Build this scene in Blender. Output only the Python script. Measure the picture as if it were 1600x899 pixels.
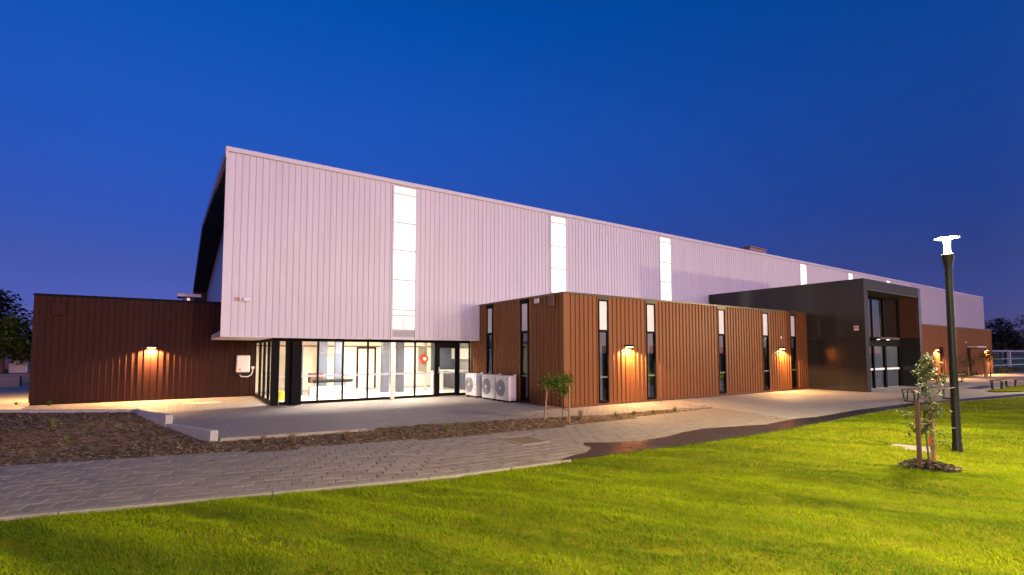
import bpy, bmesh, math, random
import numpy as np
from mathutils import Vector, Matrix
from mathutils.geometry import delaunay_2d_cdt
R = math.radians
random.seed(7); rng = np.random.default_rng(7)
for o in list(bpy.data.objects): bpy.data.objects.remove(o, do_unlink=True)
S = bpy.context.scene
C = S.collection

# ------------------------------------------------------------------ camera
cd = bpy.data.cameras.new('camera'); cam = bpy.data.objects.new('camera', cd); C.objects.link(cam)
cd.sensor_width = 36.0; cd.lens = 779.07 / 1600 * 36; cd.shift_y = 56.58 / 1600
cd.clip_start = 0.1; cd.clip_end = 3000
YAW = 33.756
cam.location = (0, 0, 1.8); cam.rotation_euler = (R(90 + 3.277), 0, R(-YAW))
S.camera = cam

# ------------------------------------------------------------------ dusk sky, pink afterglow on the sun's side (behind the camera)
SUN_AZ, SUN_EL = 159.7, 7.4
az, el = R(SUN_AZ), R(SUN_EL)
w = bpy.data.worlds.new('World'); S.world = w; w.use_nodes = True
nt = w.node_tree; nt.nodes.clear()
N = nt.nodes.new; L = nt.links.new
out = N('ShaderNodeOutputWorld'); bg = N('ShaderNodeBackground')
sky = N('ShaderNodeTexSky'); sky.sky_type = 'NISHITA'; sky.sun_disc = False
sky.sun_elevation = el; sky.sun_rotation = az + R(20); sky.altitude = 0
sky.air_density = 1.0; sky.dust_density = 0.4; sky.ozone_density = 6.0
tc = N('ShaderNodeTexCoord'); sep = N('ShaderNodeSeparateXYZ'); L(tc.outputs['Generated'], sep.inputs[0])
ramp = N('ShaderNodeValToRGB'); L(sep.outputs['Z'], ramp.inputs[0])
stops = [(0.0, (.62, .31, .95)), (.14, (.70, .31, .66)), (.24, (.56, .40, .86)), (.41, (.38, .64, 1.26)), (.57, (.05, .80, 1.5)), (1.0, (.20, .45, .85))]
while len(ramp.color_ramp.elements) < len(stops): ramp.color_ramp.elements.new(.5)
for e, (p, c) in zip(ramp.color_ramp.elements, stops): e.position = p; e.color = (*c, 1)
dot = N('ShaderNodeVectorMath'); dot.operation = 'DOT_PRODUCT'; L(tc.outputs['Generated'], dot.inputs[0])
dot.inputs[1].default_value = (math.sin(az), math.cos(az), 0)
mr = N('ShaderNodeMapRange'); mr.interpolation_type = 'SMOOTHSTEP'; L(dot.outputs['Value'], mr.inputs['Value'])
mr.inputs['From Min'].default_value = 0.12; mr.inputs['From Max'].default_value = 0.9
mix = N('ShaderNodeMix'); mix.data_type = 'RGBA'; L(mr.outputs['Result'], mix.inputs['Factor'])
L(ramp.outputs['Color'], mix.inputs['A']); mix.inputs['B'].default_value = (7.6, 3.1, 3.45, 1)
mul = N('ShaderNodeMix'); mul.data_type = 'RGBA'; mul.blend_type = 'MULTIPLY'; mul.inputs['Factor'].default_value = 1
L(sky.outputs['Color'], mul.inputs['A']); L(mix.outputs['Result'], mul.inputs['B'])
bg.inputs['Strength'].default_value = 0.13
L(mul.outputs['Result'], bg.inputs['Color']); L(bg.outputs['Background'], out.inputs['Surface'])

# ------------------------------------------------------------------ one low warm directional light
sd = bpy.data.lights.new('sun', 'SUN'); sun = bpy.data.objects.new('sun', sd); C.objects.link(sun)
sd.energy = 0.35; sd.angle = R(1.0); sd.color = (1.0, 0.80, 0.42)
sdir = Vector((math.sin(az) * math.cos(el), math.cos(az) * math.cos(el), math.sin(el)))
sun.rotation_euler = sdir.to_track_quat('Z', 'Y').to_euler(); sun.location = (20, -30, 30)

S.view_settings.view_transform = 'Standard'; S.view_settings.look = 'None'
S.view_settings.exposure = 0.0; S.view_settings.gamma = 1.0; S.view_settings.use_curve_mapping = False
S.render.engine = 'CYCLES'
S.cycles.max_bounces = 6; S.cycles.transparent_max_bounces = 12

# ------------------------------------------------------------------ materials
def mat(name, col, rough=.6, metal=0., var=0., scale=3., bump=0., bscale=40., rnd=0., spec=.5, stretch=None, coat=0., alpha2=None):
    m = bpy.data.materials.new(name); m.use_nodes = True
    t = m.node_tree; b = t.nodes['Principled BSDF']
    b.inputs['Roughness'].default_value = rough; b.inputs['Metallic'].default_value = metal
    b.inputs['Specular IOR Level'].default_value = spec; b.inputs['Coat Weight'].default_value = coat
    b.inputs['Base Color'].default_value = (*col, 1)
    co = t.nodes.new('ShaderNodeTexCoord')
    src = co.outputs['Object']
    if rnd or True:
        g = t.nodes.new('ShaderNodeNewGeometry'); src = g.outputs['Position']
    if stretch:
        mp = t.nodes.new('ShaderNodeMapping'); mp.inputs['Scale'].default_value = stretch
        t.links.new(src, mp.inputs['Vector']); src = mp.outputs['Vector']
    val = None
    if var:
        n = t.nodes.new('ShaderNodeTexNoise'); n.inputs['Scale'].default_value = scale; n.inputs['Detail'].default_value = 6; n.inputs['Roughness'].default_value = .65
        t.links.new(src, n.inputs['Vector'])
        r = t.nodes.new('ShaderNodeMapRange'); r.inputs['From Min'].default_value = .25; r.inputs['From Max'].default_value = .75
        r.inputs['To Min'].default_value = 1 - var; r.inputs['To Max'].default_value = 1 + var
        t.links.new(n.outputs['Fac'], r.inputs['Value']); val = r.outputs['Result']
        rr = t.nodes.new('ShaderNodeMapRange'); rr.inputs['From Min'].default_value = .3; rr.inputs['From Max'].default_value = .7
        rr.inputs['To Min'].default_value = max(.02, rough * (1 - var * .6)); rr.inputs['To Max'].default_value = min(1, rough * (1 + var * .6))
        t.links.new(n.outputs['Fac'], rr.inputs['Value']); t.links.new(rr.outputs['Result'], b.inputs['Roughness'])
    if rnd:
        oi = t.nodes.new('ShaderNodeObjectInfo'); r = t.nodes.new('ShaderNodeMapRange')
        r.inputs['To Min'].default_value = 1 - rnd; r.inputs['To Max'].default_value = 1 + rnd
        t.links.new(oi.outputs['Random'], r.inputs['Value'])
        if val is None: val = r.outputs['Result']
        else:
            k = t.nodes.new('ShaderNodeMath'); k.operation = 'MULTIPLY'; t.links.new(val, k.inputs[0]); t.links.new(r.outputs['Result'], k.inputs[1]); val = k.outputs[0]
    if val is not None:
        s = t.nodes.new('ShaderNodeVectorMath'); s.operation = 'SCALE'; s.inputs[0].default_value = col
        t.links.new(val, s.inputs['Scale']); t.links.new(s.outputs['Vector'], b.inputs['Base Color'])
    if bump:
        n = t.nodes.new('ShaderNodeTexNoise'); n.inputs['Scale'].default_value = bscale; n.inputs['Detail'].default_value = 5
        t.links.new(src, n.inputs['Vector'])
        bm = t.nodes.new('ShaderNodeBump'); bm.inputs['Strength'].default_value = bump; bm.inputs['Distance'].default_value = .02
        t.links.new(n.outputs['Fac'], bm.inputs['Height']); t.links.new(bm.outputs['Normal'], b.inputs['Normal'])
    return m
def emis(name, col, strength, var=0.):
    m = bpy.data.materials.new(name); m.use_nodes = True; t = m.node_tree; b = t.nodes['Principled BSDF']
    b.inputs['Base Color'].default_value = (.7, .7, .68, 1); b.inputs['Roughness'].default_value = .35
    b.inputs['Emission Color'].default_value = (*col, 1); b.inputs['Emission Strength'].default_value = strength
    if var:
        g = t.nodes.new('ShaderNodeNewGeometry'); n = t.nodes.new('ShaderNodeTexNoise'); n.inputs['Scale'].default_value = 1.6
        t.links.new(g.outputs['Position'], n.inputs['Vector'])
        r = t.nodes.new('ShaderNodeMapRange'); r.inputs['From Min'].default_value = .3; r.inputs['From Max'].default_value = .7
        r.inputs['To Min'].default_value = strength * (1 - var); r.inputs['To Max'].default_value = strength * (1 + var)
        t.links.new(n.outputs['Fac'], r.inputs['Value']); t.links.new(r.outputs['Result'], b.inputs['Emission Strength'])
    return m
def glassmat(name, tint=(.9, .93, .95), refl=.12, rough=.02, mx=.4):
    m = bpy.data.materials.new(name); m.use_nodes = True; t = m.node_tree; t.nodes.clear()
    o = t.nodes.new('ShaderNodeOutputMaterial'); tr = t.nodes.new('ShaderNodeBsdfTransparent'); gl = t.nodes.new('ShaderNodeBsdfGlossy')
    tr.inputs['Color'].default_value = (*tint, 1); gl.inputs['Roughness'].default_value = rough; gl.inputs['Color'].default_value = (.9, .9, .95, 1)
    lw = t.nodes.new('ShaderNodeLayerWeight'); lw.inputs['Blend'].default_value = .25
    r = t.nodes.new('ShaderNodeMapRange'); r.inputs['To Min'].default_value = refl; r.inputs['To Max'].default_value = mx
    t.links.new(lw.outputs['Fresnel'], r.inputs['Value'])
    ms = t.nodes.new('ShaderNodeMixShader'); t.links.new(r.outputs['Result'], ms.inputs['Fac'])
    t.links.new(tr.outputs[0], ms.inputs[1]); t.links.new(gl.outputs[0], ms.inputs[2]); t.links.new(ms.outputs[0], o.inputs['Surface'])
    return m
def vcolmat(name, rough=.7, trans=0., spec=.2):
    m = bpy.data.materials.new(name); m.use_nodes = True; t = m.node_tree; b = t.nodes['Principled BSDF']
    a = t.nodes.new('ShaderNodeAttribute'); a.attribute_name = 'Col'; t.links.new(a.outputs['Color'], b.inputs['Base Color'])
    b.inputs['Roughness'].default_value = rough; b.inputs['Specular IOR Level'].default_value = spec
    if trans:
        tl = t.nodes.new('ShaderNodeBsdfTranslucent'); t.links.new(a.outputs['Color'], tl.inputs['Color'])
        mx = t.nodes.new('ShaderNodeMixShader'); mx.inputs['Fac'].default_value = trans
        t.links.new(b.outputs[0], mx.inputs[1]); t.links.new(tl.outputs[0], mx.inputs[2]); t.links.new(mx.outputs[0], t.nodes['Material Output'].inputs['Surface'])
    return m
M = dict(
    white=mat('white_cladding', (.53, .485, .525), .45, var=.05, scale=1.3, rnd=.025, stretch=(1, 1, .25)),
    whitetrim=mat('white_trim', (.53, .485, .525), .4, var=.03),
    brown=mat('brown_cladding', (.172, .060, .016), .45, metal=.15, spec=.3, var=.07, scale=1.1, rnd=.05, stretch=(1, 1, .2)),
    browntrim=mat('brown_trim', (.11, .036, .018), .4, metal=.25, var=.08),
    browncap=mat('brown_cap', (.10, .07, .035), .3, metal=.5, var=.08),
    brownshade=mat('shaded_brown_cladding', (.030, .0085, .0045), .55, metal=.0, spec=.12, var=.07, scale=1.1, rnd=.06, stretch=(1, 1, .2)),  # annex brown darkened: the wing's dimmer light is put into the colour
    brownshadetrim=mat('shaded_brown_trim', (.03, .010, .006), .6, var=.08, spec=.12),  # brown trim with the same shade put into its colour
    black=mat('black_trim', (.007, .0065, .0065), .6, var=.1, spec=.06),
    dark=mat('dark_soffit', (.012, .011, .011), .7),
    portal=mat('charcoal_panel', (.026, .021, .020), .18, metal=.0, var=.10, scale=.8, rnd=.12, spec=.4),
    portalf=mat('charcoal_front', (.022, .019, .020), .5, spec=.12, var=.1),
    cooler=mat('cooler_casing', (.30, .16, .15), .6, var=.1),
    roof=mat('roof_sheet', (.45, .43, .45), .5, var=.05),
    concrete=mat('concrete', (.34, .30, .25), .8, var=.16, scale=5, bump=.25, bscale=60),
    kerb=mat('kerb_concrete', (.32, .265, .19), .85, var=.14, scale=6, bump=.2, bscale=80, rnd=.05),
    conwhite=mat('pale_concrete', (.40, .37, .32), .8, var=.1, scale=4, bump=.2),
    paver=mat('paver', (.28, .215, .155), .75, var=.20, scale=7, bump=.3, bscale=90, rnd=.13),
    paver2=mat('forecourt_paver', (.25, .205, .175), .72, var=.22, scale=2.2, bump=.3, bscale=60),
    joint=mat('joint_sand', (.10, .085, .07), .95, var=.2, scale=12, bump=.4),
    slab=mat('forecourt_concrete', (.34, .285, .22), .7, var=.14, scale=1.8, bump=.15, bscale=50),
    wetshade=mat('wet_shade_concrete', (.036, .028, .020), .30, var=.3, scale=2.5, bump=.35, bscale=25, spec=.25),
    soil=mat('mulch_soil', (.22, .135, .065), .95, var=.45, scale=9, bump=.9, bscale=35),
    darksoil=mat('dark_mulch', (.03, .019, .013), .95, var=.5, scale=14, bump=.9, bscale=40),
    turf=mat('turf_soil', (.16, .165, .008), 1.0, spec=.02, var=.35, scale=5, bump=.8, bscale=70),
    field=mat('far_field', (.05, .085, .02), .95, var=.3, scale=.25, bump=.3, bscale=8),
    asphalt=mat('asphalt', (.07, .065, .06), .85, var=.2, scale=1.5, bump=.2),
    post=mat('black_post', (.008, .010, .008), .5, var=.1, spec=.2),
    wood=mat('stake_wood', (.26, .14, .07), .75, var=.25, scale=9, stretch=(1, 1, .1), bump=.3),
    darkwood=mat('dark_stake', (.075, .032, .018), .75, var=.25, scale=9, stretch=(1, 1, .1), bump=.3),
    slat=mat('bench_slat', (.20, .105, .05), .6, var=.25, scale=8),
    bark=mat('bark', (.09, .065, .045), .9, var=.3, scale=15, bump=.6),
    acwhite=mat('ac_casing', (.66, .60, .62), .4, var=.03),
    acdark=mat('ac_grille', (.30, .27, .29), .5),
    blue=mat('blue_print', (.05, .25, .62), .5),
    red=mat('red_paint', (.55, .03, .02), .4),
    redlabel=mat('orange_print', (.75, .28, .05), .5),
    grey=mat('grey_plastic', (.35, .34, .34), .5),
    inwall=mat('interior_wall', (.78, .69, .55), .7, var=.02),
    infloor=mat('interior_floor', (.62, .58, .53), .3, var=.05),
    steel=mat('steel', (.5, .5, .52), .3, metal=.9),
    cream=mat('cream_panel', (.62, .59, .57), .5, var=.03),
    blind=mat('blind', (.62, .62, .64), .7),
    indark=mat('dim_interior', (.06, .065, .08), .8),
    inblue=mat('blue_cabinet', (.05, .055, .085), .5),
    olive=mat('bronze_spandrel', (.075, .062, .025), .3, metal=.5),
    glass=glassmat('clear_glass', (.95, .97, .97), .0, mx=.22),
    glassd=glassmat('tinted_glass', (.60, .63, .66), .015),
    lidgrey=mat('lid_concrete', (.24, .22, .18), .85, var=.12, scale=6, bump=.3),
    bandd=mat('dim_band', (.14, .15, .14), .6),
    band=mat('frosted_band', (.72, .74, .74), .6),
    fencemetal=mat('fence_steel', (.55, .55, .50), .5, metal=.2),
    tank=mat('white_crate', (.62, .64, .58), .6, var=.08),
    shed=mat('shed_wall', (.11, .13, .19), .7, var=.1),
    brick=mat('brick_wall', (.20, .09, .06), .8, var=.2),
    terra=mat('sandstone_block', (.20, .175, .14), .85, var=.2, bump=.3),
    bannerw=mat('pale_banner', (.62, .5, .55), .6),
    skylight=emis('glowing_panel', (1.0, .92, .76), .98, .22),
    skytop=emis('dim_glowing_panel', (1.0, .86, .66), .85, .12),
    lensw=emis('warm_lens', (1.0, .62, .22), 14),
    lensp=emis('lamp_lens', (1.0, .93, .70), 6),
    lensi=emis('ceiling_lens', (1.0, .93, .82), 8),
    leaf=vcolmat('leaf', .55, .35, .3), grass=vcolmat('grass_blade', .75, .35, .08), chip=vcolmat('mulch_chip', .9, 0, .1),
    weed=vcolmat('weed_leaf', .7, .3, .1),
)

# ------------------------------------------------------------------ mesh helpers
class MB:
    def __init__(s): s.v = []; s.f = []
    def box(s, x0, x1, y0, y1, z0, z1):
        b = len(s.v)
        s.v += [(x0, y0, z0), (x1, y0, z0), (x1, y1, z0), (x0, y1, z0), (x0, y0, z1), (x1, y0, z1), (x1, y1, z1), (x0, y1, z1)]
        s.f += [(b, b+3, b+2, b+1), (b+4, b+5, b+6, b+7), (b, b+1, b+5, b+4), (b+1, b+2, b+6, b+5), (b+2, b+3, b+7, b+6), (b+3, b, b+4, b+7)]
        return s
    def cyl(s, p0, p1, r0, r1=None, n=12, cap=True):
        r1 = r0 if r1 is None else r1
        p0, p1 = Vector(p0), Vector(p1); d = (p1 - p0).normalized()
        a = d.orthogonal().normalized(); c = d.cross(a); b = len(s.v)
        for p, r in ((p0, r0), (p1, r1)):
            for i in range(n):
                t = 2 * math.pi * i / n; s.v.append(tuple(p + a * (r * math.cos(t)) + c * (r * math.sin(t))))
        for i in range(n):
            j = (i + 1) % n; s.f.append((b+i, b+j, b+n+j, b+n+i))
        if cap: s.f.append(tuple(b+i for i in reversed(range(n)))); s.f.append(tuple(b+n+i for i in range(n)))
        return s
    def tube(s, pts, r, n=8):
        for i in range(len(pts) - 1):
            ra = r[i] if isinstance(r, (list, tuple)) else r; rb = r[i+1] if isinstance(r, (list, tuple)) else r
            s.cyl(pts[i], pts[i+1], ra, rb, n)
        return s
    def lathe(s, prof, cx=0, cy=0, n=24):
        b = len(s.v)
        for r, z in prof:
            for i in range(n):
                t = 2 * math.pi * i / n; s.v.append((cx + r * math.cos(t), cy + r * math.sin(t), z))
        for k in range(len(prof) - 1):
            for i in range(n):
                j = (i + 1) % n; s.f.append((b+k*n+i, b+k*n+j, b+(k+1)*n+j, b+(k+1)*n+i))
        s.f.append(tuple(b+i for i in reversed(range(n)))); s.f.append(tuple(b+(len(prof)-1)*n+i for i in range(n)))
        return s
    def prism(s, poly, z0, z1):
        b = len(s.v); n = len(poly)
        s.v += [(x, y, z0) for x, y in poly] + [(x, y, z1) for x, y in poly]
        s.f.append(tuple(b+i for i in reversed(range(n)))); s.f.append(tuple(b+n+i for i in range(n)))
        for i in range(n): j = (i + 1) % n; s.f.append((b+i, b+j, b+n+j, b+n+i))
        return s
    def mesh(s, name, m):
        me = bpy.data.meshes.new(name); me.from_pydata(s.v, [], s.f); me.materials.append(m); me.update(); return me
    def build(s, name, m, parent=None, bevel=0., smooth=False):
        me = s.mesh(name, m)
        return put(name, me, parent, bevel=bevel, smooth=smooth)
def put(name, me, parent=None, loc=None, rz=0., bevel=0., smooth=False):
    o = bpy.data.objects.new(name, me); C.objects.link(o)
    if loc: o.location = loc
    o.rotation_euler[2] = rz
    if parent:
        o.parent = parent
        if parent.type == 'EMPTY' and tuple(parent.location) != (0, 0, 0):
            o.matrix_parent_inverse = Matrix.LocRotScale(parent.location, parent.rotation_euler, None).inverted()
    if smooth:
        for p in me.polygons: p.use_smooth = True
    if bevel:
        md = o.modifiers.new('bevel', 'BEVEL'); md.width = bevel; md.segments = 2; md.limit_method = 'ANGLE'
    return o
def thing(name, label, cat, loc=(0, 0, 0), rz=0., group=None):
    o = bpy.data.objects.new(name, None); C.objects.link(o); o.empty_display_size = .2
    o.location = loc; o.rotation_euler[2] = rz; o['label'] = label; o['category'] = cat
    if group: o['group'] = group
    return o
def tag(o, label, cat, group=None):
    o['label'] = label; o['category'] = cat
    if group: o['group'] = group
    return o
def struct(o, kind='structure'): o['kind'] = kind; return o
def copy_tree(o, parent=None):
    c = o.copy(); C.objects.link(c)
    if parent: c.parent = parent
    for ch in list(o.children): copy_tree(ch, c)
    return c
def lamp(name, kind, loc, energy, col, parent, **k):
    d = bpy.data.lights.new(name, kind); d.energy = energy; d.color = col
    for a, v in k.items(): setattr(d, a, v)
    o = bpy.data.objects.new(name, d); C.objects.link(o); o.parent = parent; o.location = loc
    return o
def npmesh(name, verts, faces_flat, sizes, m, cols=None):
    me = bpy.data.meshes.new(name); verts = np.asarray(verts, np.float32)
    me.vertices.add(len(verts)); me.vertices.foreach_set('co', verts.ravel())
    me.loops.add(len(faces_flat)); me.loops.foreach_set('vertex_index', np.asarray(faces_flat, np.int32))
    sizes = np.asarray(sizes, np.int32); me.polygons.add(len(sizes))
    me.polygons.foreach_set('loop_start', np.concatenate([[0], np.cumsum(sizes)[:-1]]).astype(np.int32))
    me.polygons.foreach_set('loop_total', sizes)
    if cols is not None:
        a = me.attributes.new('Col', 'FLOAT_COLOR', 'POINT'); c = np.ones((len(verts), 4), np.float32); c[:, :3] = cols
        a.data.foreach_set('color', c.ravel())
    me.update(calc_edges=True); me.validate(); me.materials.append(m); return me
# value noise
_lat = rng.random((256, 256))
def vnoise(x, y):
    x = np.asarray(x, float); y = np.asarray(y, float)
    xi = np.floor(x).astype(int); yi = np.floor(y).astype(int); fx = x - xi; fy = y - yi
    fx = fx * fx * (3 - 2 * fx); fy = fy * fy * (3 - 2 * fy)
    g = lambda a, b: _lat[a % 256, b % 256]
    return (g(xi, yi) * (1 - fx) + g(xi + 1, yi) * fx) * (1 - fy) + (g(xi, yi + 1) * (1 - fx) + g(xi + 1, yi + 1) * fx) * fy
def fbm(x, y, o=4):
    s = 0; a = .5
    for i in range(o): s = s + a * vnoise(x * 2**i + 17.3 * i, y * 2**i + 5.1 * i); a *= .5
    return s
def inpoly(x, y, poly):
    x = np.asarray(x); y = np.asarray(y); c = np.zeros(x.shape, bool); n = len(poly)
    for i in range(n):
        x0, y0 = poly[i]; x1, y1 = poly[(i + 1) % n]
        c ^= ((y0 > y) != (y1 > y)) & (x < (x1 - x0) * (y - y0) / ((y1 - y0) if y1 != y0 else 1e-12) + x0)
    return c
def sheet(name, poly, m, zf, step, parent=None, region=None):
    """triangulated polygon with interior points and a height function"""
    xs = [p[0] for p in poly]; ys = [p[1] for p in poly]
    bx = []
    for i in range(len(poly)):
        a, b = np.array(poly[i], float), np.array(poly[(i + 1) % len(poly)], float)
        k = max(1, int(np.linalg.norm(b - a) / (step * 2)))
        for q in range(k): bx.append(tuple(a + (b - a) * q / k))
    r = region or (min(xs), max(xs), min(ys), max(ys))
    gx, gy = np.meshgrid(np.arange(r[0], r[1], step), np.arange(r[2], r[3], step))
    gx = gx.ravel() + rng.uniform(-.2, .2, gx.size) * step; gy = gy.ravel() + rng.uniform(-.2, .2, gy.size) * step
    k = inpoly(gx, gy, poly); pts = [Vector(p) for p in bx] + [Vector((a, b)) for a, b in zip(gx[k], gy[k])]
    n = len(bx); ed = [(i, (i + 1) % n) for i in range(n)]
    v, e, f, *_ = delaunay_2d_cdt(pts, ed, [], 1, 1e-5)
    vx = np.array([(p.x, p.y) for p in v]); z = zf(vx[:, 0], vx[:, 1])
    me = bpy.data.meshes.new(name); me.from_pydata([(a[0], a[1], c) for a, c in zip(vx, z)], [], [tuple(t) for t in f])
    me.materials.append(m); me.update()
    for p in me.polygons: p.use_smooth = True
    if me.polygons and me.polygons[0].normal.z < 0: me.flip_normals()
    o = put(name, me, parent); return o
a_ = R(YAW)
def view_w(x, y): return np.sin(a_) * x + np.cos(a_) * y
def view_r(x, y): return np.cos(a_) * x - np.sin(a_) * y
# ================================================================== GROUND
X0, YW, HT, HB, X9 = 1.07, 17.92, 8.31, 2.28, 79.0
XB, YC, HBOX, XP = 10.35, 12.47, 3.77, 25.92
YG, XGL, YL, XL, HL = 18.66, 2.71, 23.2, -4.12, 3.82
YPF, HP, XPR = 9.90, 5.19, 32.8

g = MB(); g.v = [(-700, -700, -.20), (900, -700, -.20), (900, 900, -.20), (-700, 900, -.20)]; g.f = [(0, 1, 2, 3)]
struct(g.build('ground', M['field']))

edge = [(-16, 11.6), (-6, 8.85), (-1.55, 7.66), (.88, 7.11), (3.31, 6.60), (5.22, 6.46), (6.42, 6.44), (8.0, 6.26), (11, 6.18), (14.3, 6.32), (17, 6.45), (19.3, 6.5), (22.4, 6.45), (25.1, 5.98), (29, 5.45), (40, 4.2), (62, 2.2)]
bedback = [(-12, 22.1), (-3.6, 17.25), (-.85, 15.55), (-.66, 15.0), (-.08, 13.78), (.70, 12.12), (3.69, 11.74), (5.73, 11.45), (7.84, 11.06), (10.09, 10.5), (12.72, 10.32), (15.5, 10.2)]
bedfront = [(-16, 14.6), (-6, 12.45), (-2.32, 11.33), (1.45, 10.27), (4.0, 9.85), (6.75, 9.56), (8.6, 9.6), (10.73, 9.72), (12.6, 9.95), (15.5, 10.12)]
def along(poly, x):
    xs = [p[0] for p in poly]; ys = [p[1] for p in poly]; return np.interp(x, xs, ys)

# sand base below every paver (one sheet), forecourt concrete on the right
g = MB(); g.v = [(-40, -40, -.115), (75, -40, -.115), (75, 80, -.115), (-40, 80, -.115)]; g.f = [(0, 1, 2, 3)]
struct(g.build('sub_base', M['joint']))
g = MB()
poly = [(14.9, 10.45), (14.6, 9.9), (13.55, 6.55)] + [p for p in edge if p[0] > 14] + [(62, 12.4), (14.9, 12.4)]
g.prism(poly, -.11, .0); struct(g.build('forecourt_slab', M['slab']))

# ---- path of large pavers in stretcher bond that follows the lawn edge
path = struct(MB().prism([(x, y + .06) for x, y in edge if x < 13.4] + [(13.5, 6.5), (14.5, 9.9)] + [(x, y) for x, y in reversed(bedfront) if x < 14.4], -.112, -.022).build('path', M['joint']))
PLEN, PROW = .285, .232
rows = []
for k in range(17):
    s = -.0 + (k % 2) * PLEN / 2 + random.uniform(-.02, .02)
    x = -9.0 + s
    while x < 14.6:
        yc0 = along(edge, x) + .09 + k * PROW; yc1 = along(edge, x + PLEN) + .09 + k * PROW
        # along-edge length correction
        xm = x + PLEN / 2; ym = (yc0 + yc1) / 2 + PROW / 2
        right = ym < 6.55 + (xm - 13.55) * 3.35 if xm > 13.5 else False
        if not (xm > 13.5 and right) and ym + PROW * .45 < along(bedfront, xm) + .03 and xm < 14.55:
            rows.append((xm, ym, math.atan2(yc1 - yc0, PLEN)))
        x += PLEN * math.cos(math.atan2(yc1 - yc0, PLEN))
def paver_mesh(l, wd, h=.045, ch=.007):
    m = MB(); a, b = l / 2 - .003, wd / 2 - .003
    m.v = [(-a, -b, -h), (a, -b, -h), (a, b, -h), (-a, b, -h), (-a, -b, -ch), (a, -b, -ch), (a, b, -ch), (-a, b, -ch),
           (-a+ch, -b+ch, 0), (a-ch, -b+ch, 0), (a-ch, b-ch, 0), (-a+ch, b-ch, 0)]
    for q in (0, 4):
        for i in range(4): j = (i + 1) % 4; m.f.append((q+i, q+j, q+4+j, q+4+i))
    m.f.append((8, 9, 10, 11)); return m
pm = paver_mesh(PLEN, PROW).mesh('paver', M['paver'])
def vis(x, y):
    wv, rv = view_w(x, y), view_r(x, y); return wv > 2 and abs(rv / wv) < 1.06
score = sorted(rows, key=lambda r: (not vis(r[0], r[1]), view_w(r[0], r[1])))
for (x, y, a) in score[:300]:
    o = put('paver', pm, path, (x, y, random.uniform(-.003, .002)), a); o.rotation_euler[0] = random.uniform(-.006, .006); o.rotation_euler[1] = random.uniform(-.006, .006)
rest = MB()
for (x, y, a) in score[300:]:
    c, s = math.cos(a), math.sin(a); b = len(rest.v); z = random.uniform(-.003, .002)
    src = paver_mesh(PLEN, PROW); rest.v += [(x + c*p[0] - s*p[1], y + s*p[0] + c*p[1], p[2] + z) for p in src.v]; rest.f += [tuple(b+i for i in f) for f in src.f]
struct(rest.build('paver_field', M['paver'], path), 'stuff')

# ---- forecourt of small pavers behind the bed
fc = struct(MB().box(-14, 14.9, 9.5, 26.4, -.114, -.105).build('forecourt', M['joint']))
fcr = MB(); FL, FW = .22, .11
src = paver_mesh(FL, FW, .10, .005); yy = 10.0; k = 0
while yy < 26.5:
    x = -9 + (k % 2) * FL / 2
    while x < 14.85:
        ok = yy > along(bedback, x) + (.10 if x < 3.6 else -.10) if -12 < x < 15.5 else True
        if x > XB - .02 and yy > YC - .02: ok = False
        if yy > YG - .05 and x > 2.6: ok = False
        if x > XL - .02 and yy > YL - .05: ok = False
        if yy < 11.5 and x > 14.85: ok = False
        if ok:
            b = len(fcr.v); z = random.uniform(-.0025, .0015)
            fcr.v += [(x + p[0], yy + p[1], p[2] + z) for p in src.v]; fcr.f += [tuple(b+i for i in f) for f in src.f]
        x += FL
    yy += FW; k += 1
struct(fcr.build('forecourt_pavers', M['paver2'], fc), 'stuff')

# apron of plain concrete along the walls and edging strip of the bed
struct(MB().prism([(-12, 22.25), (-3.6, 17.4), (-.78, 15.68), (-.85, 15.56), (-3.66, 17.26), (-12, 22.1)], -.1, .375).build('bed_edging', M['conwhite']))
struct(MB().prism([(.78, 12.18), (3.69, 11.78), (3.71, 11.66), (.78, 12.05)], -.1, .022).build('bed_edging', M['kerb']))
struct(MB().box(.18, 1.33, 20.5, 21.2, -.05, .012).build('pavement_slab', M['conwhite']))
st = thing('low_wall', 'upper step of the pale concrete upstand wall beside the mulch bed', 'low wall', (-.1, 13.8, 0))
MB().prism([(-.19, 13.77), (-.05, 13.77), (-.62, 15.02), (-.79, 15.66), (-.92, 15.60), (-.75, 14.98)], -.14, .39).build('upstand', M['conwhite'], st, bevel=.008)
st = thing('low_wall', 'lower step of the pale concrete upstand wall ending at the edging strip', 'low wall', (.7, 12.1, 0))
MB().prism([(.60, 12.06), (.745, 12.06), (-.045, 13.765), (-.185, 13.765)], -.14, .19).build('upstand', M['conwhite'], st, bevel=.008)

# ---- kerb in segments
kerb = struct(MB().prism([(x, y - .095) for x, y in edge if x < 5.6] + [(x, y + .04) for x, y in reversed(edge) if x < 5.6], -.11, -.03).build('kerb_base', M['joint']))
xk = [-15.9, -13.3, -10.6, -7.9, -5.2, -2.9, -1.05, 1.05, 3.0, 4.3, 5.45]
for i in range(len(xk) - 1):
    p = [(x, float(along(edge, x))) for x in np.linspace(xk[i] + .004, xk[i+1] - .004, 8)]
    wd = lambda x: .13 if x < 3 else .13 - .09 * min(1, (x - 3) / 2.4)
    MB().prism([(x, y - .075) for x, y in p] + [(x, y - .075 + wd(x)) for x, y in reversed(p)], -.1, .034).build('kerb_segment', M['kerb'], kerb, bevel=.006)

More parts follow.
